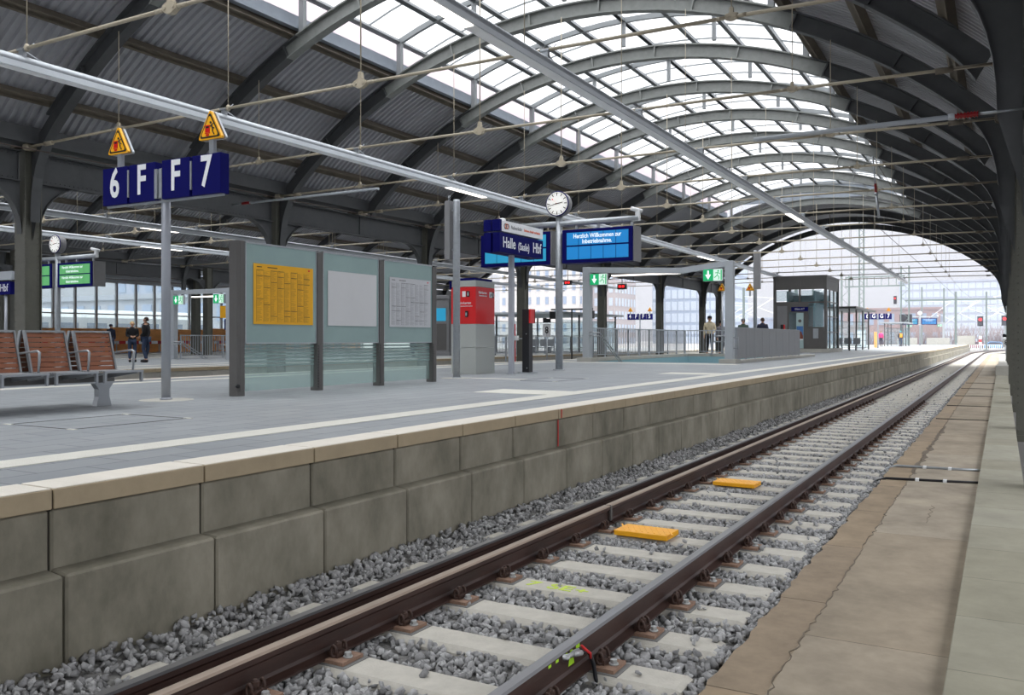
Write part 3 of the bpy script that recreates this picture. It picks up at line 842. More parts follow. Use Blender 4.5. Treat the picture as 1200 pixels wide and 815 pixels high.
while s_ < 165:
    x, y, h = centre(s_); n_ = round((s_ - SY0) / .603)
    if n_ in special: lab = special[n_]
    elif 0 <= n_ < 6: lab = '%s concrete sleeper from the bottom edge of the view, before the lime lettered one' % ORD[n_]
    elif n_ in (7, 8): lab = '%s concrete sleeper between the lime lettered one and the nearer yellow box' % ORD[n_ - 7]
    elif 9 < n_ < 14: lab = '%s concrete sleeper between the two yellow boxes' % ORD[n_ - 10]
    elif n_ < 0: lab = 'concrete sleeper of the near track at the bottom edge of the view'
    else: lab = 'pale concrete sleeper of the near track beyond the yellow boxes'
    if s_ < 26:
        t = thing('railway_sleeper', lab, 'sleeper', (x, y, -.945), h, 'concrete sleepers of the near track')
        sub('beam', sm, t, 0)
        for xr, fl in ((.7535, False), (.7535, True), (-.535, False), (-.7535, True)):
            if fl and xr > 0 and s_ > 12: continue
            if xr < -.7 and s_ > 14: continue
            sub('pad', pdm, t, xr, fl); sub('base_plate', plm, t, xr, fl); sub('bolt', bom, t, xr, fl); sub('spring_clip', clm, t, xr, fl)
    else:
        o = bpy.data.objects.new('railway_sleeper', sm); C.objects.link(o); o.location = (x, y, -.945); o.rotation_euler = (0, 0, h)
        tag(o, lab, 'sleeper', 'concrete sleepers of the near track')
    s_ += .603
# lime lettering on the sleeper
g6 = [o for o in C.objects if o.get('label') == special[6]][0]
for i, (ch, x_, sz) in enumerate((('V', -.34, .17), ('7', -.12, .15), ('SE', .10, .16), ('+', .26, .14))):
    o = text_obj('marking', ch, sz, (x_ - .10, .0, .0015), (0, 0, 0), 'green_chalk', g6, ext=.0008, sxx=1.25, bold=.004)
# yellow boxes
def yellow_box(y, label):
    t = thing('track_magnet_cover', label, 'cover', (-2.735, y, -.945), radians(-1.5), 'yellow boxes between the rails')
    b = MB(); b.box(-.245, .245, -.15, .15, .012, .058); b.build('body', 'yellow', t, bevel=.006)
    b = MB()
    for i in range(9): b.box(-.225 + i * .055, -.225 + i * .055 + .014, -.13, .13, .055, .061, rz=.5)
    b.build('top_ribs', 'yellow', t)
    b = MB(); b.box(-.2, .2, -.1, .1, 0, .014); b.build('mount', 'black', t)
yellow_box(7.27, 'yellow ribbed plastic box between the rails, the nearer of two')
yellow_box(10.28, 'yellow ribbed plastic box between the rails, the farther of two')
# cable end on the right rail
t = thing('bonding_cable', 'black cable with metal connector and red tie on the right rail', 'cable', (-1.87, 4.0, -.8))
b = MB(); b.path([(0.01, .02, .0), (.015, .07, -.005), (.02, .105, -.03), (.03, .125, -.09), (.04, .13, -.16), (.06, .12, -.2)], .011, 8); b.build('cable', 'black', t)
b = MB(); b.tube((-.005, -.05, .012), (.01, .02, .0), .014, 10); b.tube((-.01, -.12, .018), (-.005, -.05, .012), .012, 10)
for i in range(6): b.tube((-.006, -.045 + i * .011, .0118 - i * .001), (-.005, -.040 + i * .011, .0112 - i * .001), .0165, 10)
b.lathe([(.018, -.01), (.024, 0), (.018, .01)], 10, c=(-.01, -.12, .018)); b.build('connector', 'bolt', t)
b = MB(); b.path([(.02, .0, .045), (.022, .045, .01), (.03, .085, -.02), (.034, .08, -.045)], [.006, .008, .008, .005], 6); b.build('tie', 'red_paint', t)
b = MB(); b.box(-.0265, -.0255, 0.0, .055, -.085, .02); b.add([(-.035, .0, -.09), (-.035, .06, -.09), (-.0255, .045, .03), (-.0255, .02, .03)], [(0, 1, 2, 3)])
b = MB(); X_ = -1.9225 + .0012
b.add([(X_, 3.995, -.875), (X_, 4.065, -.875), (X_, 4.045, -.80), (X_, 4.015, -.80)], [(0, 1, 2, 3)])
b.add([(-1.8953, 4.03, -.792), (-1.8953, 4.075, -.792), (-1.8953, 4.075, -.772), (-1.8953, 4.03, -.772)], [(0, 1, 2, 3)])
for y_ in (3.72, 3.80, 3.90, 3.96): b.box(-1.8956, -1.8948, y_, y_ + .03, -.79, -.776)
tag(b.build('spray_mark', 'green_spray'), 'lime green spray marks on the web of the right rail', 'paint mark')
# cables across the walkway
def walk_cable(y0, y1, m, r, label):
    pts = [(-1.42, y0 - .12, -1.0), (-1.33, y0 - .03, -.94), (-1.24, y0 + .01, -.912), (-.9, y0 + (y1 - y0) * .3 + .02, -.915), (-.6, y0 + (y1 - y0) * .6, -.915), (-.24, y1, -.915)]
    t = thing('walkway_cable', label, 'cable', (0, 0, 0)); b = MB(); b.path(pts, r, 8); b.build('cable', m, t)
    for q in (3, 4):
        b = MB(); b.box(pts[q][0] - .02, pts[q][0] + .02, pts[q][1] - .05, pts[q][1] + .05, -.928, -.898); b.build('clamp', 'white', t)
walk_cable(11.55, 11.75, 'black', .016, 'black cable crossing the concrete walkway, nearest the camera')
walk_cable(12.75, 12.85, 'galv', .018, 'grey metal conduit crossing the concrete walkway behind the black cable')

# ballast stones
import numpy as np
rng = np.random.default_rng(3)
def rocks(y0, y1, per_m, rmin, rmax, seed_lift):
    protos = []
    for k in range(24):
        p = rng.normal(size=(11, 3)); p /= np.linalg.norm(p, axis=1)[:, None]; p *= rng.uniform(.72, 1.1, (11, 1)) * np.array([1.0, .78, .62])
        bm = bmesh.new()
        for q in p: bm.verts.new(q)
        r_ = bmesh.ops.convex_hull(bm, input=bm.verts)
        bmesh.ops.delete(bm, geom=[v for v in bm.verts if not v.link_faces], context='VERTS')
        bm.verts.ensure_lookup_table(); bm.verts.index_update()
        protos.append((np.array([v.co[:] for v in bm.verts]), np.array([[v.index for v in f.verts] for f in bm.faces if len(f.verts) == 3]))); bm.free()
    N = int(per_m * (y1 - y0) * 2.95)
    X = rng.uniform(-4.24, -1.29, N); Y = rng.uniform(y0, y1, N)
    ph = (Y - SY0 + .603 / 2) % .603 - .603 / 2
    ons = (np.abs(ph) < .118) & (X > -3.97) & (X < -1.40)
    stray = rng.random(N) < .012
    keep = ~ons | (stray & (np.abs(X + 3.43) > .2) & (np.abs(X + 1.93) > .2))
    X, Y, ons = X[keep], Y[keep], ons[keep]; N = len(X)
    Z = np.full(N, -.985) + rng.uniform(-.012, .014, N) + seed_lift
    Z += np.clip((-3.98 - X) / .26, 0, 1) * .085
    Z += np.clip((X + 1.38) / .1, 0, 1) * .01
    Z[ons] = -.93
    R = rng.uniform(rmin, rmax, N)
    vs_, fs_, o = [], [], 0
    pk = rng.integers(0, 24, N)
    for i in range(N):
        pv, pf = protos[pk[i]]
        q = rng.normal(size=4); q /= np.linalg.norm(q); a, b_, c_, d = q
        Rm = np.array([[1 - 2 * (c_ * c_ + d * d), 2 * (b_ * c_ - a * d), 2 * (b_ * d + a * c_)], [2 * (b_ * c_ + a * d), 1 - 2 * (b_ * b_ + d * d), 2 * (c_ * d - a * b_)], [2 * (b_ * d - a * c_), 2 * (c_ * d + a * b_), 1 - 2 * (b_ * b_ + c_ * c_)]])
        vs_.append((pv * R[i]) @ Rm.T + (X[i], Y[i], Z[i])); fs_.append(pf + o); o += len(pv)
    return np.concatenate(vs_), np.concatenate(fs_)
V1, F1 = rocks(1.6, 13, 800, .022, .043, .010); V2, F2 = rocks(13, 26, 520, .024, .044, .010); V3, F3 = rocks(26, 50, 190, .03, .048, .004)
V = np.concatenate([V1, V2, V3]); F = np.concatenate([F1, F2 + len(V1), F3 + len(V1) + len(V2)])
me = bpy.data.meshes.new('ballast'); me.vertices.add(len(V)); me.vertices.foreach_set('co', V.ravel())
me.loops.add(len(F) * 3); me.loops.foreach_set('vertex_index', F.ravel().astype(np.int32))
me.polygons.add(len(F)); me.polygons.foreach_set('loop_start', np.arange(0, len(F) * 3, 3, dtype=np.int32)); me.polygons.foreach_set('loop_total', np.full(len(F), 3, dtype=np.int32))
me.materials.append(M['ballast']); me.update(calc_edges=True); me.validate()
o = bpy.data.objects.new('ballast', me); C.objects.link(o)
tag(o, 'grey crushed stone ballast packed between and beside the sleepers', 'ballast', kind='stuff')

# ============================================================ PLATFORM FURNITURE
# ---- sign pole with section signs and warning triangles
def triangle_sign(parent_loc, rz, label, group):
    t = thing('warning_sign', label, 'warning sign', parent_loc, rz, group)
    def tri(r, y0, y1, m, nm, round_=.02):
        pts = []
        for k in range(3):
            a = pi / 2 + k * 2 * pi / 3; cx_, cz_ = (r - round_ * 2) * cos(a), (r - round_ * 2) * sin(a)
            for j in range(5):
                aa = a - pi / 3 + j * (2 * pi / 3) / 4; pts.append((cx_ + round_ * cos(aa), cz_ + round_ * sin(aa)))
        b = MB(); b.prism(pts, 'y', y0, y1); return b.build(nm, m, t)
    tri(.25, -.02, .02, 'warn', 'panel'); tri(.215, -.024, -.018, 'black', 'border'); tri(.178, -.028, -.02, 'warn', 'field')
    tri(.25, .05, .085, 'galv', 'rear_panel')
    b = MB()                                   # pictogram: a front of a train and a figure blown back
    b.box(-.075, .005, -.032, -.028, -.04, .05, 0); b.box(-.062, -.008, -.034, -.032, .012, .036, 1); b.box(-.085, .01, -.032, -.028, -.055, -.045, 0); b.box(-.06, -.01, -.032, -.028, -.085, -.062, 0)
    for p, q, r_ in (((.035, .055), (.05, .015), .010), ((.05, .015), (.085, .0), .007), ((.05, .015), (.06, -.04), .008), ((.035, .05), (.012, .03), .006), ((.035, .05), (.07, .06), .006), ((.06, -.04), (.085, -.075), .007)):
        b.tube((p[0], -.03, p[1]), (q[0], -.03, q[1]), r_, 6, mi=1)
    b.tube((.022, -.034, .078), (.022, -.028, .078), .016, 10, mi=1)
    b.build('pictogram', ['red', 'black'], t)
    b = MB(); b.box(-.04, .04, .0, .05, -.40, -.10); b.build('post', 'galv', t)
def sign_box(t, x0, x1, z0, z1, th, ang, piv, chars, hb):
    """one blue letter box; local frame of the arm"""
    pass
def section_sign(loc, left, right, lab, letter='F', tri=True, grp=None, tlabs=None):
    t = thing('section_sign', lab, 'sign', loc, 0, grp)
    b = MB(); b.lathe([(.058, 0), (.058, 3.02), (.05, 3.03)], 20); b.lathe([(.075, 0), (.075, .03)], 20); b.build('pole', 'pole', t)
    b = MB()
    for s_ in (-1, 1): b.box(s_ * .045 - .025, s_ * .045 + .025, -.125, .03, 2.62, 3.0)
    b.build('clamp', 'galv', t)
    specs = [(-1.12, -.62, left, -.87), (-.575, -.07, letter, -.33), (.07, .585, letter, .325), (.63, 1.14, right, .885)]
    for i, (x0, x1, ch, cx_) in enumerate(specs):
        y = -.05
        b = MB(); b.box(x0, x1, y - .07, y + .07, 2.60, 3.10); p = b.build('letter_box', 'blue', t, bevel=.006)
        o = text_obj('lettering', ch, .54, (cx_, y - .073, 2.87), RY, 'white', p, ext=.002, sxx=.74, bold=.012)
    for xm in (-.598, .608):
        b = MB(); b.box(xm - .014, xm + .014, -.122, .0, 2.68, 3.04); b.build('spacer', 'galv', t)
    b = MB(); b.box(-1.1, 1.12, -.07, -.03, 2.575, 2.60); b.build('rail', 'galv', t)
    if tri:
        for x_, lb in ((-.87, tlabs[0]), (.9, tlabs[1])):
            triangle_sign((loc[0] + x_, loc[1] - .05, loc[2] + 3.42), 0, lb, None)
    return t
section_sign((-9.52, 7.69, 0), '6', '7', 'double blue section sign 6 F F 7 on a silver pole beside the bench', tlabs=('yellow warning triangle over the left end of the near 6 F F 7 sign', 'yellow warning triangle over the right end of the near 6 F F 7 sign'))
section_sign((-9.7, 84, 0), '6', '7', 'small far section sign 6 G G 7 beyond the lift', letter='G', tlabs=('tiny yellow warning triangle over the left end of the far 6 G G 7 sign', 'tiny yellow warning triangle over the right end of the far 6 G G 7 sign'))
section_sign((-27.2, 70.8, -.1), '4', '5', 'blue section sign 4 F F 5 seen through the stair railing', tlabs=('small yellow warning triangle over the left end of the 4 F F 5 sign', 'small yellow warning triangle over the right end of the 4 F F 5 sign'))

# ---- slatted bench
def bench():
    t = thing('platform_bench', 'double sided bench with reddish wooden slat backs and metal seats', 'bench', (-9.35, 6.64, 0))
    for i in range(5):
        yc = -.165 - .575 * i
        for s_ in (1, -1):
            sx_ = s_
            def P(u, z): return (sx_ * (.025 + (.88 - z) * .28 + u), z)
            b = MB()
            for k in range(8):
                z0 = .432 + k * .0548; z1 = z0 + .047
                q = [P(0, z0), P(.022, z0), P(.022, z1), P(0, z1)]; b.prism(q, 'y', yc - .215, yc + .215)
            b.build('wooden_slats', 'wood', t, bevel=.003)
            b = MB()
            for e_ in (-1, 1):
                q = [P(-.012, .41), P(.034, .41), P(.034, .885), P(-.012, .885)]; b.prism(q, 'y', yc + e_ * .228 - .010, yc + e_ * .228 + .010)
            q = [P(-.012, .87), P(.034, .87), P(.034, .892), P(-.012, .892)]; b.prism(q, 'y', yc - .23, yc + .23)
            b.build('back_frame', 'bench_metal', t)
            b = MB()
            for k in range(12):
                x0 = sx_ * (.16 + k * .038); b.box(min(x0, x0 + sx_ * .030), max(x0, x0 + sx_ * .030), yc - .235, yc + .235, .418 + .006 * abs(k - 5) / 5, .430 + .006 * abs(k - 5) / 5)
            xf = sx_ * .615; b.box(min(xf, xf + sx_ * .03), max(xf, xf + sx_ * .03), yc - .25, yc + .25, .412, .436)
            b.build('seat', 'bench_metal', t, bevel=.002)
            b = MB()
            for e_ in (-.2, .2):
                b.prism([(sx_ * .06, .33), (sx_ * .06, .39), (sx_ * .60, .415), (sx_ * .60, .40)], 'y', yc + e_ - .012, yc + e_ + .012)
            for e_ in (-.235, .235): b.box(min(sx_ * .6, sx_ * .635), max(sx_ * .6, sx_ * .635), yc + e_ - .012, yc + e_ + .012, .30, .425)
            b.box(min(sx_ * .61, sx_ * .625), max(sx_ * .61, sx_ * .625), yc - .235, yc + .235, .305, .32)
            b.build('seat_bracket', 'bench_metal', t)
            b = MB(); ya = yc + .245
            b.path([(sx_ * .11, ya, .635), (sx_ * .30, ya, .655), (sx_ * .44, ya, .665), (sx_ * .475, ya, .65), (sx_ * .47, ya, .55), (sx_ * .455, ya, .43)], [.011, .011, .014, .016, .014, .012], 8)
            b.build('armrest', 'bench_metal', t)
    b = MB(); b.box(-.07, .07, -3.0, .12, .28, .375); b.build('beam', 'darkgrey', t, bevel=.006)
    for y in (0, -2.7):
        b = MB(); b.prism([(-.27, 0), (.27, 0), (.22, .10), (.10, .2), (.12, .25), (.26, .33), (-.26, .33), (-.12, .25), (-.10, .2), (-.22, .10)], 'x', -.035, .035)
        b.v = [(v[0] * 1.0, v[1] * .42, v[2]) for v in b.v]
        b2 = MB(); b2.prism([(-.10, 0), (.10, 0), (.07, .11), (.07, .2), (.15, .31), (-.15, .31), (-.07, .2), (-.07, .11)], 'x', -.045, .045)
        b2.v = [(v[0], v[1] + y, v[2]) for v in b2.v]; b2.build('pedestal', 'bench_metal', t)
bench()

# ---- timetable cabinets
def poster(t, y0, y1, z0, z1, kind, x=.062):
    w_, h = y1 - y0, z1 - z0
    b = MB(); b.box(x, x + .004, y0, y1, z0, z1)
    p = b.build('poster', {'yellow': 'poster_yellow', 'grey': 'poster_grey', 'blank': 'poster_blank'}[kind], t)
    if kind == 'blank': return
    soft, hard = ('print_soft', 'print') if kind == 'yellow' else ('print_grey', 'darkgrey')
    b = MB(); rnd = random.Random(int(y0 * 100)); n = 8
    for c_ in range(n):
        ya = y0 + w_ * (.05 + .9 * c_ / n); yb = ya + w_ * .9 / n * .86
        z = z1 - h * .12
        while z > z0 + h * .04:
            L = rnd.uniform(.45, .95); b.box(x + .004, x + .0046, ya, ya + (yb - ya) * L, z, z + .0035); z -= .011 if rnd.random() < .9 else .02
    b.build('fine_print', soft, p)
    b = MB()
    for c_ in range(n):
        ya = y0 + w_ * (.05 + .9 * c_ / n); yb = ya + w_ * .9 / n * .9
        for q in sorted(rnd.sample(range(0, 9), 3)):
            z = z1 - h * (.11 + q * .095); b.box(x + .0046, x + .0052, ya, yb, z, z + .007)
        b.box(x + .0046, x + .005, ya - w_ * .006, ya - w_ * .003, z0 + h * .04, z1 - h * .1)
    b.box(x + .0046, x + .0052, y0 + w_ * .05, y0 + w_ * .13, z1 - h * .06, z1 - h * .045); b.box(x + .0046, x + .0052, y0 + w_ * .22, y0 + w_ * .38, z1 - h * .06, z1 - h * .045)
    b.build('headings', hard, p)
    b = MB(); b.box(x + .0046, x + .0052, y1 - w_ * .09, y1 - w_ * .06, z1 - h * .06, z1 - h * .035); b.build('mark', 'red', p)
M['poster_blank'] = mat('blank_grey_paper', srgb(205, 206, 208), 0.5, var=0.03, scale=1.5)
def timetable_stand():
    t = thing('timetable_stand', 'three bay glass timetable stand with yellow, blank and grey posters', 'display case', (-9.3, 8.62, 0))
    for i, y in enumerate((.1, 1.71, 3.25, 4.83)):
        b = MB(); b.box(-.075, .075, y - (.10 if i == 0 else .075), y + .05, 0, 2.17 if i == 0 else 2.14)
        if i == 0: b.box(-.078, .078, y - .04, y - .03, .05, 2.165)
        else: b.box(.075, .082, y - .045, y - .035, .02, .72)
        b.build('post', 'darkgrey', t, bevel=.006)
        if i: 
            b = MB()
            for k in range(16): b.box(.072, .08, y - .07, y - .055, .05 + k * .042, .07 + k * .042)
            b.build('slot_strip', 'black', t)
    b = MB(); b.tube((.05, .02, .14), (.09, .02, .14), .028, 12); b.tube((.085, .02, .14), (.1, .02, .14), .016, 12); b.build('lock', 'black', t)
    for (ya, yb, kind, py0, py1) in ((.17, 1.63, 'yellow', .32, 1.54), (1.77, 3.17, 'blank', 1.88, 3.10), (3.31, 4.77, 'grey', 3.46, 4.70)):
        b = MB(); b.box(-.06, .055, ya, yb, .735, 2.165); p = b.build('case', 'panel_glass', t, bevel=.01)
        b = MB()
        for (a0, a1, z0, z1) in ((ya, yb, 2.145, 2.17), (ya, ya + .02, .735, 2.16), (yb - .02, yb, .735, 2.16), (ya, yb, .73, .745)): b.box(-.064, .060, a0, a1, z0, z1)
        b.build('case_frame', 'galv', t)
        poster(t, py0, py1, 1.01, 1.875, kind)
        b = MB(); b.box(-.012, 0, ya, yb, .06, .735); b.build('lower_glass', 'etched', t)
        b = MB()
        for k in range(6): b.box(.001, .004, ya, yb, .40 + k * .055, .427 + k * .055)
        b.build('etched_stripes', 'panel_glass', t)
timetable_stand()

# ---- tall galvanised pole with grey loudspeaker column
t = thing('galvanised_pole', 'tall galvanised pole with a slim grey loudspeaker column beside it', 'pole', (-9.69, 14.9, 0))
b = MB(); b.lathe([(.075, 0), (.072, 3.6), (.06, 3.64)], 18); b.lathe([(.1, 0), (.1, .02)], 18); b.build('pole', 'galv', t)
b = MB(); b.box(-.24, -.11, -.09, .05, 2.42, 3.62); b.build('speaker', 'midgrey', t, bevel=.008)
b = MB(); b.box(-.12, .0, -.02, .02, 2.6, 2.64); b.box(-.12, .0, -.02, .02, 3.4, 3.44)
for dx in (-.2, -.17): b.tube((dx, 0, 3.6), (dx + .01, 0, 3.74), .006, 6)
b.build('bracket', 'galv', t)

t = thing('galvanised_pole', 'tall far pole with a grey box column and a yellow triangle behind the parapet', 'pole', (-10.55, 43.0, 0))
b = MB(); b.lathe([(.09, 0), (.085, 5.1), (.07, 5.15)], 14); b.build('pole', 'galv', t)
b = MB(); b.box(-.02, .26, -.09, .09, 3.25, 5.1); b.build('box_column', 'midgrey', t)
triangle_sign((-10.75, 42.8, 3.3), 0, 'yellow warning triangle on the far pole behind the parapet', None)
b = MB(); b.lathe([(.06, 0), (.055, 3.05)], 12); tag(b.build('sign_post', 'galv', loc=(-12.0, 42.4, 0)), 'thin post carrying a warning triangle, partly behind the right portal post', 'post')
triangle_sign((-12.0, 42.35, 3.3), 0, 'yellow warning triangle partly hidden by the right portal post', None)

# ---- ticket machine surround
def kiosk():
    t = thing('ticket_box', 'red and grey boxed ticket machine with a blue top', 'ticket machine', (-10.37, 16.74, 0))
    M['granite'] = mat('grey_granite_panel', srgb(172, 176, 172), 0.6, var=0.06, scale=120)
    W, D = .66, .84
    b = MB(); b.box(-W, 0, 0, D, 0, .60); b.build('base', 'granite', t, bevel=.004)
    b = MB(); b.box(-W, 0, 0, D, .606, 1.14); b.build('middle_panel', 'granite', t, bevel=.004)
    b = MB(); b.box(-W, 0, 0, D, 1.145, 1.985); r = b.build('red_panel', 'red', t, bevel=.004)
    b = MB(); b.box(-W, 0, 0, D, 1.99, 2.13); b.build('top_band', 'granite', t, bevel=.004)
    b = MB(); b.box(-W + .04, -.04, .04, D - .04, 2.13, 2.19); b.build('blue_top', 'blue', t)
    b = MB(); b.box(-W - .05, -W + .02, -.0, .10, 1.95, 2.13); b.build('blue_edge', 'blue', t)
    text_obj('lettering', 'Fahrkarten', .085, (.003, .30, 1.86), RX, 'white', r, sxx=.95)
    text_obj('lettering', 'Touristeninformation', .042, (.003, .31, 1.79), RX, 'white', r, sxx=.95)
    text_obj('lettering', 'Fahrkarten', .085, (-.30, -.003, 1.62), RY, 'white', r, sxx=.95)
    text_obj('lettering', 'Touristeninformation', .042, (-.26, -.003, 1.55), RY, 'white', r, sxx=.95)
    b = MB(); b.box(.0, .004, .60, .72, 1.76, 1.89, 0); b.box(.0, .005, .73, .80, 1.76, 1.89, 1); b.box(-.36, -.27, -.004, 0, 1.76, 1.89, 0); b.box(-.25, -.16, -.004, 0, 1.76, 1.89, 1)
    b.build('pictogram_field', ['white', 'black'], r)
    for (a, c_, ch) in (((.006, .765, 1.825), RX, 'i'), ((-.205, -.006, 1.825), RY, 'i')): text_obj('pictogram', ch, .12, a, c_, 'white', r, bold=.003)
    b = MB()
    b.path([(.006, .63, 1.78), (.006, .645, 1.84), (.006, .69, 1.85), (.006, .70, 1.80)], .008, 5); b.build('pictogram', 'black', r)
    b = MB(); b.box(-.27, -.20, -.03, 0, 1.30, 1.44); u = b.build('intercom', 'black', t, bevel=.008)
    b = MB(); b.box(-.255, -.215, -.033, -.03, 1.33, 1.40); b.build('intercom_plate', 'galv', u)
kiosk()

# ---- station name sign (reads along the platform)
def name_sign(loc, rz, lab):
    t = thing('station_name_sign', lab, 'sign', loc, rz)
    b = MB(); b.box(-.055, .055, -.055, .055, 0, 2.7); b.build('post', 'pole', t, bevel=.01)
    b = MB(); b.lathe([(.12, 0), (.12, .015)], 16); b.build('foot', 'galv', t)
    for s_, x0 in ((1, .02), (-1, -.20)):
        b = MB(); b.box(x0, x0 + .18, -.87, 1.17, 2.69, 3.12); n = b.build('name_box', 'blue', t, bevel=.006)
        b = MB(); b.box(x0, x0 + .18, -.84, 1.16, 3.15, 3.39); a = b.build('operator_box', 'white', t, bevel=.006)
        b = MB(); b.box(x0 - .005, x0 + .185, -.875, -.79, 3.15, 3.40); b.build('end_cap', 'blue', t)
        xf = x0 + .182 if s_ > 0 else x0 - .002
        R = RX if s_ > 0 else (radians(90), 0, radians(-90))
        text_obj('lettering', 'Halle', .33, (xf, -.45 if s_ > 0 else .78, 2.905), R, 'white', n, sxx=.84, bold=.004)
        text_obj('lettering', '(Saale)', .24, (xf, .22 if s_ > 0 else .10, 2.88), R, 'white', n, sxx=.84, bold=.002)
        text_obj('lettering', 'Hbf', .33, (xf, .86 if s_ > 0 else -.55, 2.905), R, 'white', n, sxx=.84, bold=.004)
        text_obj('lettering', 'Nahverkehr', .115, (xf, -.12, 3.27), R, 'midgrey', a, sxx=.9)
        text_obj('lettering', 'Sachsen-Anhalt verbindet', .085, (xf, .62, 3.27), R, 'orange', a, sxx=.9)
        for dy, m in ((-.62, 'black'), (-.57, 'orange'), (-.52, 'black')):
            b = MB(); pts = [(xf, dy + .055 * cos(2 * pi * k / 14), 3.27 + .055 * sin(2 * pi * k / 14)) for k in range(14)]; b.path(pts, .008, 5, closed=True); b.build('ring_emblem', m, a)
    b = MB(); b.lathe([(.0, .0), (.08, .0), (.07, .05), (.0, .07)], 12, c=(.11, -.6, 3.39)); b.build('beacon', 'white', t)
M['orange'] = mat('orange_print', srgb(232, 110, 60), 0.5)
name_sign((-9.67, 17.14, 0), 0, 'blue and white station name sign Halle (Saale) Hbf on a square post')
t = thing('station_name_sign', 'dark blue name sign ending in Hbf on the next platform at the left edge', 'sign', (-32.35, 19, -.1))
b = MB(); b.lathe([(.05, 0), (.05, 2.6)], 12); b.build('post', 'pole', t)
b = MB(); b.box(-1.9, .42, -.08, .08, 2.56, 3.04); n = b.build('name_box', 'blue', t)
text_obj('lettering', 'Hbf', .40, (.02, -.083, 2.80), RY, 'white', n, sxx=.85)
b = MB(); b.box(-1.9, .5, -.08, .08, 3.10, 3.42); b.build('operator_box', 'lightgrey', t)

# ---- black info pillar
t = thing('emergency_pillar', 'slim black pillar with a red sounder box on its top', 'pillar', (-9.72, 18.0, 0))
b = MB(); b.box(-.09, .09, -.1, .1, 0, 1.50); b.build('body', 'black', t, bevel=.01)
b = MB(); b.box(-.17, .17, -.17, .17, 0, .02); b.build('foot_plate', 'galv', t)
b = MB(); b.box(.0, .13, .10, .14, 1.17, 1.50); b.box(.09, .13, -.1, .14, 1.17, 1.50); b.build('sounder', 'red', t)
b = MB(); b.tube((.02, -.10, .92), (.02, -.108, .92), .012, 8); b.tube((.04, -.10, .12), (.04, -.108, .12), .012, 8); b.build('screw', 'bolt', t)

# ---- clock and train displays
def clock(t, x, y, z, r=.31, hh=2, mm=43):
    b = MB(); b.tube((x, y - .10, z), (x, y + .13, z), r, 40); b.build('clock_housing', 'midgrey', t)
    b = MB(); b.path([(x + r * cos(2 * pi * k / 40), y - .11, z + r * sin(2 * pi * k / 40)) for k in range(40)], .018, 6, closed=True); b.build('rim', 'blue', t)
    b = MB(); b.tube((x, y - .125, z), (x, y - .10, z), r - .012, 40, smooth=False); f = b.build('clock_face', 'face', t)
    b = MB()
    for k in range(60):
        a = 2 * pi * k / 60; L, w_ = (.085, .011) if k % 5 == 0 else (.03, .004)
        c_, s_ = cos(a), sin(a); r1 = r * .92; r0 = r1 - L
        q = [(x + r0 * s_ - w_ * c_, z + r0 * c_ + w_ * s_), (x + r0 * s_ + w_ * c_, z + r0 * c_ - w_ * s_), (x + r1 * s_ + w_ * c_, z + r1 * c_ - w_ * s_), (x + r1 * s_ - w_ * c_, z + r1 * c_ + w_ * s_)]
        b.prism(q, 'y', y - .128, y - .124)
    b.build('hour_marks', 'black', f)
    for nm, a, L, w_ in (('hour_hand', 2 * pi * ((hh % 12) + mm / 60) / 12, .17, .013), ('minute_hand', 2 * pi * mm / 60, .265, .010)):
        b = MB(); c_, s_ = cos(a), sin(a)
        q = [(x - .05 * s_ - w_ * c_, z - .05 * c_ + w_ * s_), (x - .05 * s_ + w_ * c_, z - .05 * c_ - w_ * s_), (x + L * s_ + w_ * .6 * c_, z + L * c_ - w_ * .6 * s_), (x + L * s_ - w_ * .6 * c_, z + L * c_ + w_ * .6 * s_)]
        b.prism(q, 'y', y - .136, y - .13); b.build(nm, 'black', f)
    b = MB(); a = 2 * pi * 52 / 60; b.tube((x, y - .138, z), (x + .17 * sin(a), y - .138, z + .17 * cos(a)), .003, 5); b.tube((x + .17 * sin(a), y - .14, z + .17 * cos(a)), (x + .17 * sin(a), y - .134, z + .17 * cos(a)), .018, 12); b.build('second_hand', 'red', f)
M['face'] = emis('clock_face_white', srgb(255, 252, 244), 0.35); MATS['clock_face_white'].node_tree.nodes['Principled BSDF'].inputs['Base Color'].default_value = srgb(235, 235, 232)
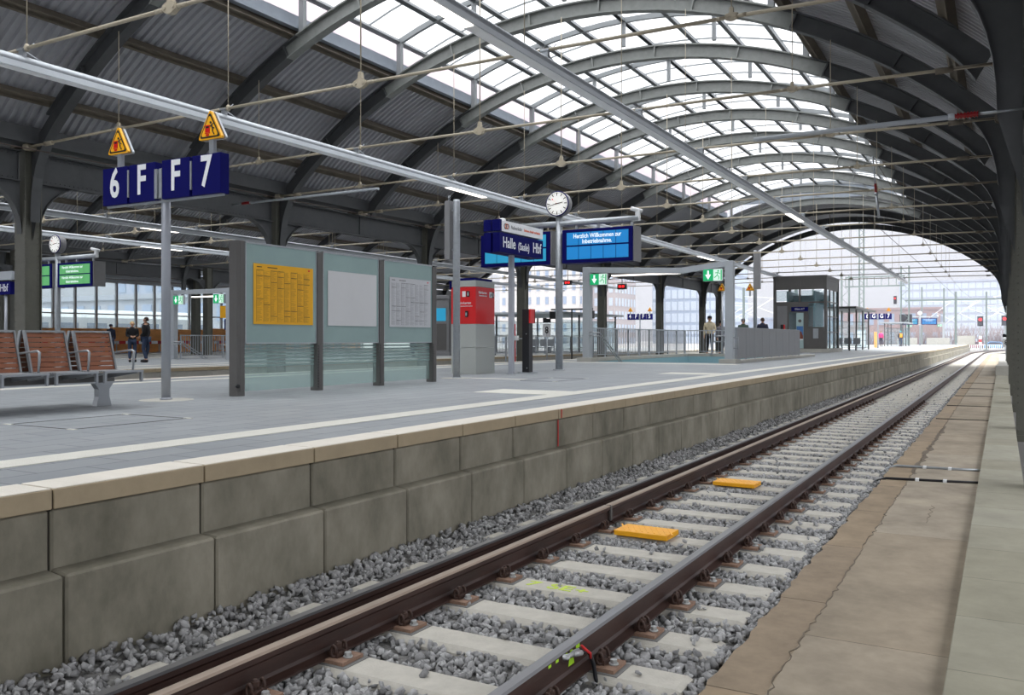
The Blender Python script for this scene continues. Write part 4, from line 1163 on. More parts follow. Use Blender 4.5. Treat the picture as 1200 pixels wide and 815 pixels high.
def display_unit(loc, lab, style, mirror=True):
    t = thing('train_display', lab, 'display', loc, 0)
    b = MB(); b.lathe([(.095, 0), (.095, 3.1), (.085, 3.12), (.085, 3.98)], 20); b.lathe([(.16, 0), (.16, .02)], 20); b.build('pole', 'galv', t)
    clock(t, 0, 0, 4.27)
    b = MB(); b.tube((-2.2, 0, 3.76), (2.18, 0, 3.76), .075, 14)
    for x in (-2.0, -1.1, -.5, .5, 1.1, 2.0): b.box(x - .03, x + .03, -.03, .03, 3.58, 3.72)
    b.build('arm', 'galv', t)
    b = MB(); b.box(2.1, 2.2, -.05, .05, 3.7, 3.95); b.tube((2.02, -.12, 4.0), (2.22, .08, 3.94), .05, 10); b.build('camera', 'white', t)
    sc = {'blue': ('screen_blue', 'screen_cyan'), 'green': ('screen_green', 'screen_green')}[style]
    for s_ in (-1, 1):
        x0, x1 = (.13, 2.05) if s_ > 0 else (-2.30, -.22)
        b = MB(); b.box(x0, x1, -.10, .26, 2.73, 3.58); h = b.build('housing', 'blue', t, bevel=.012)
        b = MB(); b.box(x1, x1 + .03, -.06, .40, 2.72, 3.59); b.box(x0 - .03 * 0, x1, .26, .40, 2.75, 3.56); b.build('side_plate', 'midgrey', t)
        b = MB(); xa, xb = x0 + .13, x1 - .10
        for j, (z0, z1) in enumerate(((3.18, 3.50), (2.82, 3.14))):
            n = 5; w_ = (xb - xa) / n
            for k in range(n): b.box(xa + k * w_ + .008, xa + (k + 1) * w_ - .008, -.108, -.10, z0, z1, 0 if s_ > 0 else 1)
        b.build('screen', [sc[0], sc[1]], h)
        xc = (xa + xb) / 2
        if style == 'blue':
            text_obj('lettering', 'Herzlich Willkommen zur', .155, (xc, -.111, 3.40), RY, 'text_lit', h, ext=.001, sxx=.80, bold=.002)
            text_obj('lettering', 'Inbetriebnahme.', .155, (xc, -.111, 3.26), RY, 'text_lit', h, ext=.001, sxx=.80, bold=.002)
        elif style == 'green':
            for z in (3.34, 2.98):
                text_obj('lettering', 'Herzlich Willkommen zur', .13, (xc - .12, -.111, z + .07), RY, 'text_lit', h, ext=.001, sxx=.85)
                text_obj('lettering', 'Inbetriebnahme.', .13, (xc - .12, -.111, z - .07), RY, 'text_lit', h, ext=.001, sxx=.85)
    return t
display_unit((-9.93, 20.1, 0), 'station clock over two blue welcome displays on the platform', 'blue')
display_unit((-29.2, 19.0, -.1), 'station clock over green lettered displays on the next platform', 'green')
display_unit((-9.5, 127, 0), 'tiny distant clock and blue displays at the platform end', 'blue')

# ---- stair portals with railings
def exit_sign(t, x, z, w_=.66, y=-.12):
    b = MB(); b.box(x - w_ / 2, x + w_ / 2, y - .05, y + .05, z - .2, z + .2); h = b.build('exit_sign_box', 'lightgrey', t)
    b = MB(); b.box(x - w_ / 2 + .01, x + .02, y - .055, y - .05, z - .19, z + .19, 0); b.box(x + .02, x + w_ / 2 - .01, y - .055, y - .05, z - .19, z + .19, 1)
    b.build('exit_sign_face', ['exit_green', 'exit_white'], h)
    b = MB(); cx_ = x - w_ / 4 + .01; yy = y - .057
    b.add([(cx_ - .03, yy, z + .15), (cx_ + .03, yy, z + .15), (cx_ + .03, yy, z - .02), (cx_ - .03, yy, z - .02)], [(0, 1, 2, 3)])
    b.add([(cx_ - .10, yy, z + .02), (cx_ + .10, yy, z + .02), (cx_, yy, z - .15)], [(0, 1, 2)])
    b.build('arrow', 'text_lit', h)
    b = MB(); X = x + w_ / 4
    b.tube((X + .02, yy, z + .13), (X + .02, yy - .002, z + .13), .03, 10)
    for p, q in (((.01, .09), (-.02, -.01)), ((-.02, -.01), (.05, -.06)), ((.05, -.06), (.03, -.15)), ((-.02, -.01), (-.09, -.08)), ((-.09, -.08), (-.12, -.07)), ((.01, .08), (.08, .04)), ((.01, .08), (-.08, .07))):
        b.tube((X + p[0], yy, z + p[1]), (X + q[0], yy, z + q[1]), .013, 6)
    b.box(X + .10, X + .14, yy - .001, yy, z - .17, z + .17)
    b.build('running_figure', 'exit_green', h)
def portal(loc, xl, xr, lab, butterfly=True, dz0=0):
    t = thing('stair_portal', lab, 'stair portal', loc, 0)
    for x in (xl, xr):
        b = MB(); b.box(x - .14, x + .14, -.12, .12, 0, 3.38); b.build('post', 'lightgrey', t, bevel=.01)
        b = MB(); b.box(x - .28, x + .28, -.3, .3, 0, .14); b.build('plinth', 'concrete', t)
    xm = xl + (xr - xl) * .68
    b = MB()
    zm = 3.02 if butterfly else 3.18
    for xa, za, xb, zb in ((xl, 3.18, xm, zm), (xm, zm, xr, 3.20)):
        b.prism([(xa, za), (xb, zb), (xb, zb + .19), (xa, za + .19)], 'y', -.1, .1)
    b.build('cross_beam', 'lightgrey', t, bevel=.006)
    b = MB()
    for xa, za, xb, zb in ((xl + .1, 3.3, xm, zm + .15), (xm, zm + .15, xr - .1, 3.30)):
        b.prism([(xa, za), (xb, zb), (xb, zb + .04), (xa, za + .04)], 'y', .1, 1.3)
    b.build('canopy', 'lightgrey', t)
    b = MB(); b.box(xl + .8, xm - .2, .3, .5, 3.05, 3.09); b.build('strip_light', 'lamp', t)
    for x in (xl + .50, xr - .52): exit_sign(t, x, 2.92)
    # handrails going down inside the left post
    for dz in (0, -.12):
        b = MB(); b.path([(xl + .14, -.05, 1.02 + dz), (xl + .2, -.25, 1.05 + dz), (xl + .35, -.3, 1.05 + dz), (xl + .45, .1, 1.02 + dz), (xl + .5, 2.4, -.25 + dz)], .022, 8); b.build('handrail', 'bench_metal', t)
    for xx, dx, za, zb in ((xr - .14, -.36, .9, .72), (xr + .14, .16, .85, .5), (xl - .14, -.18, .85, .5)):
        b = MB(); b.path([(xx, -.05, za), (xx + dx, -.1, za), (xx + dx, -.1, zb), (xx, -.05, zb)], .022, 8); b.build('guard_loop', 'bench_metal', t)
    return t
portal((0, 28.5, 0), -12.95, -7.82, 'light grey portal over the stair opening with two green exit signs')
portal((0, 27, -.35), -32.9, -29.3, 'grey stair portal with green exit signs on the next platform', False)
portal((0, 148, 0), -13, -7.8, 'tiny distant portal at the far end of the platform', False)

def railing(p0, p1, z0, h, lab, solid=False, step=.14, posts=1.15, infill_m='galv'):
    p0 = Vector(p0); p1 = Vector(p1); L = (p1 - p0).length; a = atan2(p1.y - p0.y, p1.x - p0.x)
    t = thing('railing', lab, 'railing', (p0.x, p0.y, z0), a)
    b = MB(); b.box(0, L, -.035, .035, h - .04, h); b.build('top_rail', 'lightgrey', t)
    b = MB(); b.box(0, L, -.015, .015, .10, .13); b.build('bottom_rail', 'lightgrey', t)
    n = int(L / posts); 
    b = MB(); b.box(-.02, .02, -.03, .03, -.02, h); b.box(-.07, .07, -.12, .06, -.02, .02); pm_ = b.mesh('post', 'lightgrey')
    for k in range(n + 1):
        o = bpy.data.objects.new('post', pm_); C.objects.link(o); o.parent = t; o.location.x = L * k / n
    b = MB()
    if solid:
        k = 0; x = 0
        while x < L - .01:
            b.box(x + .01, min(x + 1.15, L) - .01, -.04, -.02, .06, h - .01); x += 1.15
        b.build('sheet_panel', 'sheetpanel', t)
    else:
        m = int(L / step)
        for k in range(1, m): b.box(L * k / m - .010, L * k / m + .010, -.012, .012, .12, h - .04)
        b.build('bars', infill_m, t)
M['sheetpanel'] = mat('ribbed_grey_sheet', srgb(138, 140, 142), 0.6, var=0.10, scale=4, stretch=(8, 8, .3))
railing((-12.9, 28.8), (-12.9, 39.3), .12, 1.10, 'open barred railing along the left side of the stair opening')
railing((-12.9, 39.4), (-7.9, 39.4), .12, 1.10, 'open barred railing across the far end of the stair opening')
railing((-7.72, 28.9), (-7.72, 39.2), .08, 1.12, 'sheet clad solid parapet along the right side of the stairs', True)
b = MB()
b.box(-.06, .06, -.03, .03, 0, 1.2)
railing((-32.8, 27.3), (-32.8, 36), -.1, 1.1, 'barred railing beside the left portal post on the next platform')
railing((-32.8, 36), (-29.3, 36), -.1, 1.1, 'barred railing at the rear of the stairs on the next platform')
railing((-29.3, 27.3), (-29.3, 36), -.1, 1.1, 'barred railing beside the right portal post on the next platform')
railing((-25, 40), (-25, 56), -.1, 1.1, 'long barred railing farther along the next platform')

# ---- lift
def lift():
    t = thing('lift_tower', 'grey steel and glass lift tower on the platform', 'lift', (-12.3, 55.1, 0))
    W, D, H = 3.0, 4.4, 4.55
    b = MB(); b.box(-.1, W + .1, -.1, D + .1, H, H + .14); b.build('roof', 'darkgrey', t)
    b = MB(); b.box(1.35, W + .25, -.35, D + .2, 0, .22); b.build('plinth', 'concrete', t)
    b = MB()
    for x in (0, W): 
        for y in (0, D): b.box(x - .08, x + .08, y - .08, y + .08, 0, H)
    for y in (D * .33, D * .66): b.box(W - .04, W + .04, y - .04, y + .04, 0, H)
    b.box(W / 2 - .05, W / 2 + .05, -.06, .06, 3.1, H)
    for z in (1.25, 2.2, 3.1): b.box(W - .03, W + .03, 0, D, z - .03, z + .03)
    b.box(0, W, -.07, .07, H - .15, H); b.box(W - .06, W + .06, 0, D, H - .15, H)
    b.build('frame', 'darkgrey', t)
    b = MB(); b.box(0, .85, -.04, .04, 0, 3.1); b.box(.85, 1.75, -.04, .04, 2.45, 3.1); b.box(1.75, 2.0, -.04, .04, 0, 3.1); b.box(2.0, W, -.04, .04, 0, 1.55); b.box(2.0, W, -.04, .04, 3.0, 3.1); b.box(0, W, -.04, .04, 3.85, 4.4); b.box(W - .04, W + .04, 0, D, 3.85, 4.4)
    b.build('cladding', 'darkgrey', t)
    b = MB()
    for (x0, x1) in ((.15, .75),): b.box(x0, x1, -.055, -.04, .3, 2.85)
    b.build('service_panel', 'midgrey', t)
    b = MB(); b.box(.1, W / 2 - .08, -.02, 0, 3.15, 3.8); b.box(W / 2 + .08, W - .1, -.02, 0, 3.15, 3.8); b.box(2.02, W - .1, -.02, 0, 1.6, 2.95); b.box(W - .01, W + .01, .1, D - .1, .25, 3.8); b.box(.88, 1.28, -.02, 0, .25, 2.4)
    b.build('glass', 'clear', t)
    b = MB(); b.box(1.30, 1.72, -.05, .0, .25, 2.42); dr = b.build('door', 'door_glass', t)
    b = MB(); b.box(1.32, 1.70, -.055, -.05, 1.05, 1.6, 0); b.box(1.32, 1.70, -.055, -.05, .82, 1.05, 1); b.box(1.32, 1.70, -.055, -.05, .75, .82, 2); b.add([(1.34, -.056, 1.02), (1.68, -.056, 1.02), (1.6, -.056, 1.28), (1.42, -.056, 1.28)], [(0, 1, 2, 3)], 1)
    b.tube((1.51, -.052, 1.92), (1.51, -.058, 1.92), .1, 14, mi=3)
    b.build('door_poster', ['posterblue', 'posterbrown', 'white', 'darkgrey'], dr)
    b = MB(); b.box(1.0, 2.0, -.07, -.04, 2.52, 2.78); s_ = b.build('sign', 'blue', t)
    text_obj('lettering', 'Gleis 6/7', .16, (1.5, -.073, 2.65), RY, 'white', s_)
    b = MB(); b.box(2.3, 2.6, -.12, -.04, .85, 1.45); b.build('call_button', 'galv', t)
    b = MB(); b.box(.42, .62, -.35, -.15, 0, 1.7, 0); b.box(.60, .66, -.36, -.14, 0, 1.7, 1); b.build('bollard', ['black', 'red'], t)
    b = MB(); b.box(.3, 2.6, D - 1.9, D - .3, 3.0, 3.6); b.box(.5, .62, 1.0, D - .5, 0, 3.8); b.box(2.1, 2.22, 1.0, D - .5, 0, 3.8); b.box(.2, 2.8, D - .4, D - .2, 2.9, 3.05); b.build('machinery', 'teal_paint', t)
    b = MB(); b.box(.1, 2.0, D - .06, D + .04, 0, 3.1); b.build('rear_panel', 'midgrey', t)
M['door_glass'] = mat('lift_door', srgb(176, 200, 200), 0.2); M['posterblue'] = mat('poster_blue', srgb(70, 120, 180), 0.5); M['posterbrown'] = mat('poster_brown', srgb(120, 60, 40), 0.5)
lift()

# ---- glass shelters
def shelter(x0, x1, y0, y1, zr, z0, lab, solid=False):
    t = thing('glass_shelter', lab, 'shelter', (x0, y0, z0)); W, D = x1 - x0, y1 - y0
    for x in (0, W):
        n = max(2, int(D / 3))
        for k in range(n + 1):
            b = MB(); y = D * k / n; b.box(x - .05, x + .05, y - .05, y + .05, 0, zr); b.build('post', 'darkgrey', t)
    b = MB(); b.box(-.5, W + .5, -.4, D + .4, zr, zr + .14); b.build('roof', 'darkgrey' if not solid else 'lightgrey', t)
    b = MB(); b.box(-.01, .01, 0, D, .15, 2.2); b.box(W - .01, W + .01, 0, D, .15, 2.2) if solid else None; b.box(0, W, D - .01, D + .01, .15, 2.2); b.build('glass', 'clear', t)
    b = MB()
    for z in (.15, .7, 1.2, 1.7, 2.2):
        b.box(-.03, .03, 0, D, z - .02, z + .02); b.box(0, W, D - .03, D + .03, z - .02, z + .02)
    b.build('glazing_rails', 'midgrey', t)
    return t
shelter(-10.8, -9.3, 64.5, 74.5, 2.95, 0, 'glass wind shelter with thin dark roof just beyond the lift')
shelter(-12.2, -10.2, 112, 119, 2.7, 0, 'small glass shelter with pale shelves of glass far down the platform', True)
shelter(-31.5, -25.0, 50.5, 60, 2.55, -.1, 'flat roofed glass waiting shelter behind the clock pole', True)
def seat_row(x, y, z, n, lab):
    t = thing('seat_row', lab, 'seats', (x, y, z))
    for k in range(n):
        b = MB(); b.box(k * .6, k * .6 + .5, 0, .45, .42, .46); b.box(k * .6, k * .6 + .5, .43, .47, .46, .9); b.build('seat', 'bench_metal', t)
    b = MB(); b.box(0, n * .6, .15, .22, .33, .38); b.box(.2, .27, .0, .4, 0, .34); b.box(n * .6 - .4, n * .6 - .33, 0, .4, 0, .34); b.build('frame', 'black', t)
seat_row(-28.2, 52.5, -.1, 3, 'row of grey metal seats inside the flat roofed shelter')
seat_row(-10.6, 66.5, 0, 3, 'row of metal seats inside the glass wind shelter by the lift')

# ---- small platform things
t = thing('cabinet', 'light grey switch cabinet standing far down the platform', 'cabinet', (-10.6, 80, 0))
b = MB(); b.box(-.45, .35, 0, .5, 0, 1.6); b.build('body', 'lightgrey', t, bevel=.02)
b = MB(); b.box(-.42, -.06, -.012, 0, .1, 1.5); b.box(-.02, .32, -.012, 0, .1, 1.5); b.build('door', 'white', t)
b = MB(); b.box(-.12, .12, -.12, .12, 0, 1.5); tag(b.build('wooden_post', 'ply', loc=(-10.6, 90, 0), bevel=.01), 'orange brown post standing beside the far grey cabinet', 'post')
for i, (x, y, w_, lab) in enumerate(((-13.5, 140, 2.6, 'leftmost'), (-9.6, 140, 3.0, 'middle'), (-5.6, 140, 2.2, 'rightmost'))):
    b = MB(); b.box(0, w_, 0, 1.0, 0, 1.3 if i == 2 else 1.0); tag(b.build('concrete_block', 'concrete', loc=(x, y, 0), bevel=.03), '%s pale concrete block at the far end of the platform' % lab, 'block', 'concrete blocks at the platform end')
def number_post(loc, lab, z=1.5):
    t = thing('number_post', lab, 'track sign', loc)
    b = MB(); b.tube((0, 0, 0), (0, 0, z), .035, 10); b.build('post', 'galv', t)
    b = MB(); b.box(-.2, .2, -.03, -.01, z - .35, z + .25); p = b.build('plate', 'white', t)
    text_obj('lettering', '8', .42, (0, -.033, z - .05), RY, 'black', p, sxx=.85, bold=.01)
    b = MB(); b.add([(-.2, -.02, z + .30), (.2, -.02, z + .30), (.2, -.02, z + .48), (-.2, -.02, z + .48)], [(0, 1, 2, 3)]); b.box(-.2, -.02, -.03, -.01, z + .42, z + .52); b.box(-.05, .2, -.03, -.01, z + .32, z + .42); b.build('arrow_plate', 'black', t)
number_post((-18.0, 35.2, -1.0), 'white number 8 post between the tracks, beside an iron column', 2.25)
number_post((.22, 66, -.62), 'white number 8 post on the kerb at the right edge', 1.25)
t = thing('barrier_post', 'red and white barrier post behind the red ticket box', 'barrier', (-18.2, 32.5, -1.0))
b = MB(); b.box(-.05, .05, -.05, .05, 0, 2.45); b.build('post', 'red_paint', t)
b = MB(); b.box(-.25, .2, -.06, .06, 1.75, 1.95); b.box(-.04, .04, -.04, .04, 2.45, 2.6); b.build('plate', 'white', t)
b = MB(); b.box(-.45, -.4, 0, .05, 0, 1.85); b.box(.55, .6, 0, .05, 0, 1.85); b.box(-.45, .6, 0, .05, 1.8, 1.85); b.build('frame', 'galv', t)
t = thing('ticket_machine', 'dark grey ticket machine with a pale blue screen on the next platform', 'ticket machine', (-26.6, 39.6, -.1))
b = MB(); b.box(-.7, .35, 0, .9, 0, 3.1); b.box(-.8, .45, -.08, 1.0, 3.1, 3.3); b.box(-.8, .45, -.05, .95, 0, .2); b.build('body', 'midgrey', t, bevel=.02)
b = MB(); b.box(-.45, .15, -.02, 0, 1.9, 2.6); b.build('screen', 'screen_cyan', t)
b = MB(); b.box(-.5, .2, -.015, 0, .3, 1.75); b.build('front_door', 'darkgrey', t)
t = thing('bus_sign_post', 'yellow and blue notice boards on a post on the next platform', 'sign', (-33.2, 30.5, -.1))
b = MB(); b.tube((0, 0, 0), (0, 0, 2.6), .04, 8); b.build('post', 'pole', t)
b = MB(); b.box(-.55, -.02, -.03, .0, 1.95, 2.55); b.build('yellow_board', 'warn', t)
b = MB(); b.box(-.25, .3, -.04, -.01, 1.35, 1.9); b.build('blue_board', 'blue', t)
# bar with two small loudspeakers
t = thing('speaker_bar', 'dark bar carrying two black speaker boxes behind the stair opening', 'speakers', (-21.9, 46, -1.0))
b = MB(); b.box(-1.35, 1.35, -.04, .04, 3.5, 3.6); b.tube((0, 0, 0), (0, 0, 3.55), .05, 8); b.build('frame', 'darkgrey', t)
for x in (-1.2, 1.2):
    b = MB(); b.box(x - .2, x + .2, -.12, .12, 3.0, 3.45); b.build('speaker', 'black', t)
for i, (x, y, z, lab) in enumerate(((-24.8, 51.5, 4.5, 'small hanging red lit indicator behind the station name sign'), (-18.55, 45.5, 3.74, 'small red lit indicator hung under the girder over the stairs'))):
    t = thing('platform_indicator', lab, 'indicator', (x, y, z)); b = MB(); b.box(-.25, .25, -.1, .1, -.14, .16); b.tube((0, 0, .16), (0, 0, .47 if i else 4.3), .02, 6); b.build('box', 'black', t)
    b = MB(); b.box(-.17, -.03, -.11, -.1, -.05, .08); b.box(.03, .17, -.11, -.1, -.05, .08); b.build('digits', 'red_light', t)

# ---- contact line rods with red insulators
def ins_rod(p0, p1, f0, f1, lab, m='lightgrey'):
    t = thing('insulated_rod', lab, 'rod', p0); d = Vector(p1) - Vector(p0)
    b = MB(); b.tube((0, 0, 0), d * f0, .018, 8); b.build('fixing', 'galv', t)
    b = MB(); a, c_ = d * f0, d * f1; n = 7
    pts = [a + (c_ - a) * k / (2 * n) for k in range(2 * n + 1)]; b.path(pts, [.022 if k % 2 else .042 for k in range(2 * n + 1)], 10); b.build('insulator', 'insul', t)
    b = MB(); b.tube(d * f1, d, .03, 8); b.lathe([(.045, -.03), (.045, .03)], 8, c=tuple(d * (f1 + .01))); b.build('rod', m, t)
M['insul'] = mat('red_insulator', srgb(140, 16, 24), 0.3)
ins_rod((.235, 11.36, 3.39), (-2.75, 11.15, 3.33), .16, .24, 'white rod with red insulator fixed to the right hand column')
ins_rod((-18.487, 17.1, 4.5), (-12.0, 15.3, 4.12), .09, .15, 'grey rod with dark red insulator reaching out from the left girder')
ins_rod((-2.9, 24.0, 5.5), (-2.75, 24.0, 3.9), .45, .6, 'short hanging wire with red insulator under the right roof slope', 'galv')
# overhead wires
def wire(pts, r, lab):
    b = MB(); b.path(pts, r, 5); tag(b.build('overhead_wire', 'wirem'), lab, 'wire')
M['wirem'] = mat('dark_wire', srgb(90, 78, 72), 0.6)
wire([(-3.0, 24, 3.9), (-2.8, 40, 3.75), (-2.7, 75, 3.7), (-2.68, 130, 4.3)], .008, 'thin contact wire over the near track')
wire([(-2.9, 24, 5.5), (-2.75, 48, 4.6), (-2.7, 75, 4.5), (-2.68, 130, 5.4)], .008, 'thin carrying wire above the contact wire of the near track')
wire([(-17.6, 5, 4.75), (-17.6, 64, 4.75)], .012, 'thin red brown cable along the foot of the left roof slope')

# ============================================================ PEOPLE
def skinmesh(name, joints, edges, m, parent, sub_=1, root=0):
    me = bpy.data.meshes.new(name); me.from_pydata([j[0] for j in joints], edges, []); me.materials.append(M[m] if m in M else m)
    o = bpy.data.objects.new(name, me); C.objects.link(o); o.parent = parent
    md = o.modifiers.new('skin', 'SKIN'); md.use_smooth_shade = True
    sk = me.skin_vertices[0].data
    for i, j in enumerate(joints):
        r = j[1]; sk[i].radius = (r, r) if not isinstance(r, tuple) else r
        sk[i].use_root = (i == root)
    s_ = o.modifiers.new('sub', 'SUBSURF'); s_.levels = sub_; s_.render_levels = sub_
    return o
def person(loc, rz, H, lab, jacket, trousers, hair, cap=None, arms=('down', 'down'), stride=.08, bag=None, legs_long=None):
    t = thing('person', lab, 'person', loc, rz); k = H / 1.75
    def J(x, y, z, r): return ((x * k, y * k, z * k), (r[0] * k, r[1] * k) if isinstance(r, tuple) else r * k)
    # person faces -Y
    ja = [J(0, 0, .95, (.145, .10)), J(0, 0, 1.12, (.13, .095)), J(0, 0, 1.32, (.155, .105)), J(0, 0, 1.43, (.10, .08)), J(0, -.005, 1.50, .055), J(0, -.015, 1.57, (.062, .07)), J(0, -.012, 1.65, (.074, .088)), J(0, -.005, 1.715, (.055, .065)), J(0, -.10, 1.615, .014)]
    ed = [(0, 1), (1, 2), (2, 3), (3, 4), (4, 5), (5, 6), (6, 7), (6, 8)]
    jl = []; elb = []
    hands = []
    for s_, a in ((-1, arms[0]), (1, arms[1])):
        sh = (s_ * .185, 0, 1.40)
        if a == 'down': el, wr = (s_ * .23, .02, 1.12), (s_ * .225, -.05, .88)
        elif a == 'front': el, wr = (s_ * .22, -.02, 1.14), (s_ * .07, -.22, 1.10)
        else: el, wr = (s_ * .24, .02, 1.13), (s_ * .16, -.14, 1.0)
        b0 = len(ja); ja += [J(*sh, .058), J(*el, .042), J(*wr, .028)]; ed += [(3, b0), (b0, b0 + 1), (b0 + 1, b0 + 2)]
        elb.append((sh, el, wr))
        d = (Vector(wr) - Vector(el)).normalized(); sd = Vector((0, 1, 0)) if abs(d.z) > .5 else Vector((0, 0, 1))
        pc = Vector(wr) + d * .05; pi_ = len(ja); ja.append(J(*pc, (.034, .018))); ed.append((b0 + 2, pi_))
        for q, L in zip((-.030, -.010, .010, .030), (.065, .08, .085, .07)):
            f1 = pc + d * .045 + sd * q; f2 = f1 + d * L * .6 + Vector((-s_ * .012, 0, 0)); a_ = len(ja)
            ja += [J(*f1, .0095), J(*f2, .008)]; ed += [(pi_, a_), (a_, a_ + 1)]
        th = pc - sd * .045 + d * .02; a_ = len(ja); ja += [J(*th, .010), J(*(th + d * .035), .009)]; ed += [(pi_, a_), (a_, a_ + 1)]
    legj = []
    for s_ in (-1, 1):
        st = stride * s_
        hp, kn, an, to = (s_ * .09, 0, .90), (s_ * .10, -st * .6 - .01, .50), (s_ * .105, st, .08), (s_ * .12, st - .15, .04)
        b0 = len(ja); ja += [J(*hp, .085), J(*kn, .058), J(*an, .036), J(*to, .022)]; ed += [(0, b0), (b0, b0 + 1), (b0 + 1, b0 + 2), (b0 + 2, b0 + 3)]
        legj.append((hp, kn, an, to))
    skinmesh('body', ja, ed, 'skin', t)
    # jacket
    lo = .86 if legs_long is None else legs_long
    jj = [J(0, 0, lo, (.175, .135)), J(0, 0, 1.0, (.17, .13)), J(0, 0, 1.15, (.165, .125)), J(0, 0, 1.32, (.185, .13)), J(0, 0, 1.44, (.13, .11)), J(0, 0, 1.53, .078)]
    je = [(0, 1), (1, 2), (2, 3), (3, 4), (4, 5)]
    for sh, el, wr in elb:
        b0 = len(jj); jj += [J(sh[0] * 1.04, sh[1], sh[2] - .005, .078), J(*el, .062), J(*wr, .046)]; je += [(3, b0), (b0, b0 + 1), (b0 + 1, b0 + 2)]
    skinmesh('jacket', jj, je, jacket, t)
    tj = [J(0, 0, .93, (.15, .115))]; te = []
    for hp, kn, an, to in legj:
        b0 = len(tj); tj += [J(*hp, .102), J(*kn, .074), J(an[0], an[1], .13, .062)]; te += [(0, b0), (b0, b0 + 1), (b0 + 1, b0 + 2)]
    skinmesh('trousers', tj, te, trousers, t)
    for hp, kn, an, to in legj:
        skinmesh('shoe', [J(an[0], an[1] + .06, .065, .062), J(an[0], an[1] - .03, .062, .064), J(to[0], to[1] - .03, .05, .052)], [(0, 1), (1, 2)], 'shoem', t)
    b = MB(); hz = 1.655 * k
    prof = []
    for i in range(7):
        a = pi / 2 * i / 6; prof.append((.089 * k * cos(a) + .002, .095 * k * sin(a)))
    b.lathe([(.088 * k, -.06 * k)] + prof, 16, c=(0, .018 * k, hz + .0)); b.build('hair', hair, t)
    for s_ in (-1, 1):
        b = MB(); b.lathe([(.006 * k, -.028 * k), (.014 * k, -.01 * k), (.016 * k, .012 * k), (.008 * k, .028 * k)], 8, c=(s_ * .083 * k, 0, 1.625 * k)); b.build('ear', 'skin', t)
        b = MB(); b.lathe([(.004, -.004), (.009, 0), (.004, .004)], 8, c=(s_ * .03 * k, -.092 * k, 1.645 * k)); b.build('eye', 'black', t)
    b = MB(); b.box(-.022 * k, .022 * k, -.090 * k, -.082 * k, 1.572 * k, 1.578 * k); b.build('mouth', 'lips', t)
    if cap:
        b = MB(); b.lathe([(.098 * k, -.01), (.099 * k, .03 * k), (.09 * k, .08 * k), (.05 * k, .105 * k), (.004, .112 * k)], 16, c=(0, .008 * k, hz)); b.box(-.07 * k, .07 * k, -.17 * k, -.06 * k, hz + .0, hz + .015); b.build('cap', cap, t)
    if bag:
        b = MB(); b.box(-.15, .15, .12, .26, 1.0 * k, 1.42 * k); b.build('backpack', bag, t, bevel=.04)
    return t
for n, c_ in dict(navy=(24, 30, 52), blackcloth=(22, 22, 26), jeans=(52, 66, 92), beige=(190, 178, 150), greycloth=(110, 110, 116), pinkcloth=(232, 60, 130), greencloth=(60, 80, 70), shoem=(30, 28, 30), blond=(210, 180, 130), brownhair=(60, 44, 36), orangecloth=(240, 170, 60), lips=(160, 90, 80), bluecap=(60, 66, 90), tealcloth=(70, 160, 175)).items():
    M[n] = mat(n, srgb(*c_), 0.85, var=0.12, scale=14)
person((-28.75, 22.3, -.1), radians(-60), 1.76, 'person in a dark hooded jacket and jeans beside a shorter companion behind the bench', 'blackcloth', 'jeans', 'brownhair', arms=('down', 'half'))
person((-29.55, 22.3, -.1), radians(60), 1.60, 'person with light hair in black coat holding something, behind the bench', 'blackcloth', 'jeans', 'blond', arms=('front', 'front'), legs_long=.72)
person((-45.5, 32.9, -.1), radians(80), 1.78, 'person in dark jacket and grey cap seen over the bench back', 'navy', 'jeans', 'brownhair', 'bluecap')
person((-12.1, 40.6, 0), radians(10), 1.90, 'person in beige jacket and black cap behind the stair opening', 'beige', 'blackcloth', 'brownhair', 'blackcloth', arms=('down', 'half'), legs_long=.76)
person((-12.3, 43.2, 0), radians(40), 1.72, 'person in grey jacket and dark cap beside the one in beige', 'greycloth', 'blackcloth', 'brownhair', 'blackcloth', legs_long=.72)
person((-10.95, 42.3, 0), radians(20), 1.80, 'person in grey green jacket seen above the sheet clad parapet', 'greencloth', 'blackcloth', 'brownhair', 'greycloth')
person((-9.95, 42.0, 0), radians(180), 1.83, 'person in dark navy jacket with back turned above the parapet', 'navy', 'blackcloth', 'brownhair')
person((-11.7, 104, 0), radians(20), 1.75, 'tiny distant person in pink top and dark trousers', 'pinkcloth', 'navy', 'brownhair')
person((-9.9, 106, 0), radians(200), 1.75, 'tiny distant person with orange backpack and teal hood', 'navy', 'jeans', 'tealcloth', bag='orangecloth')
person((-25.9, 35.8, -.1), radians(90), 1.72, 'person in blue trousers behind the middle timetable bay', 'greycloth', 'jeans', 'brownhair')

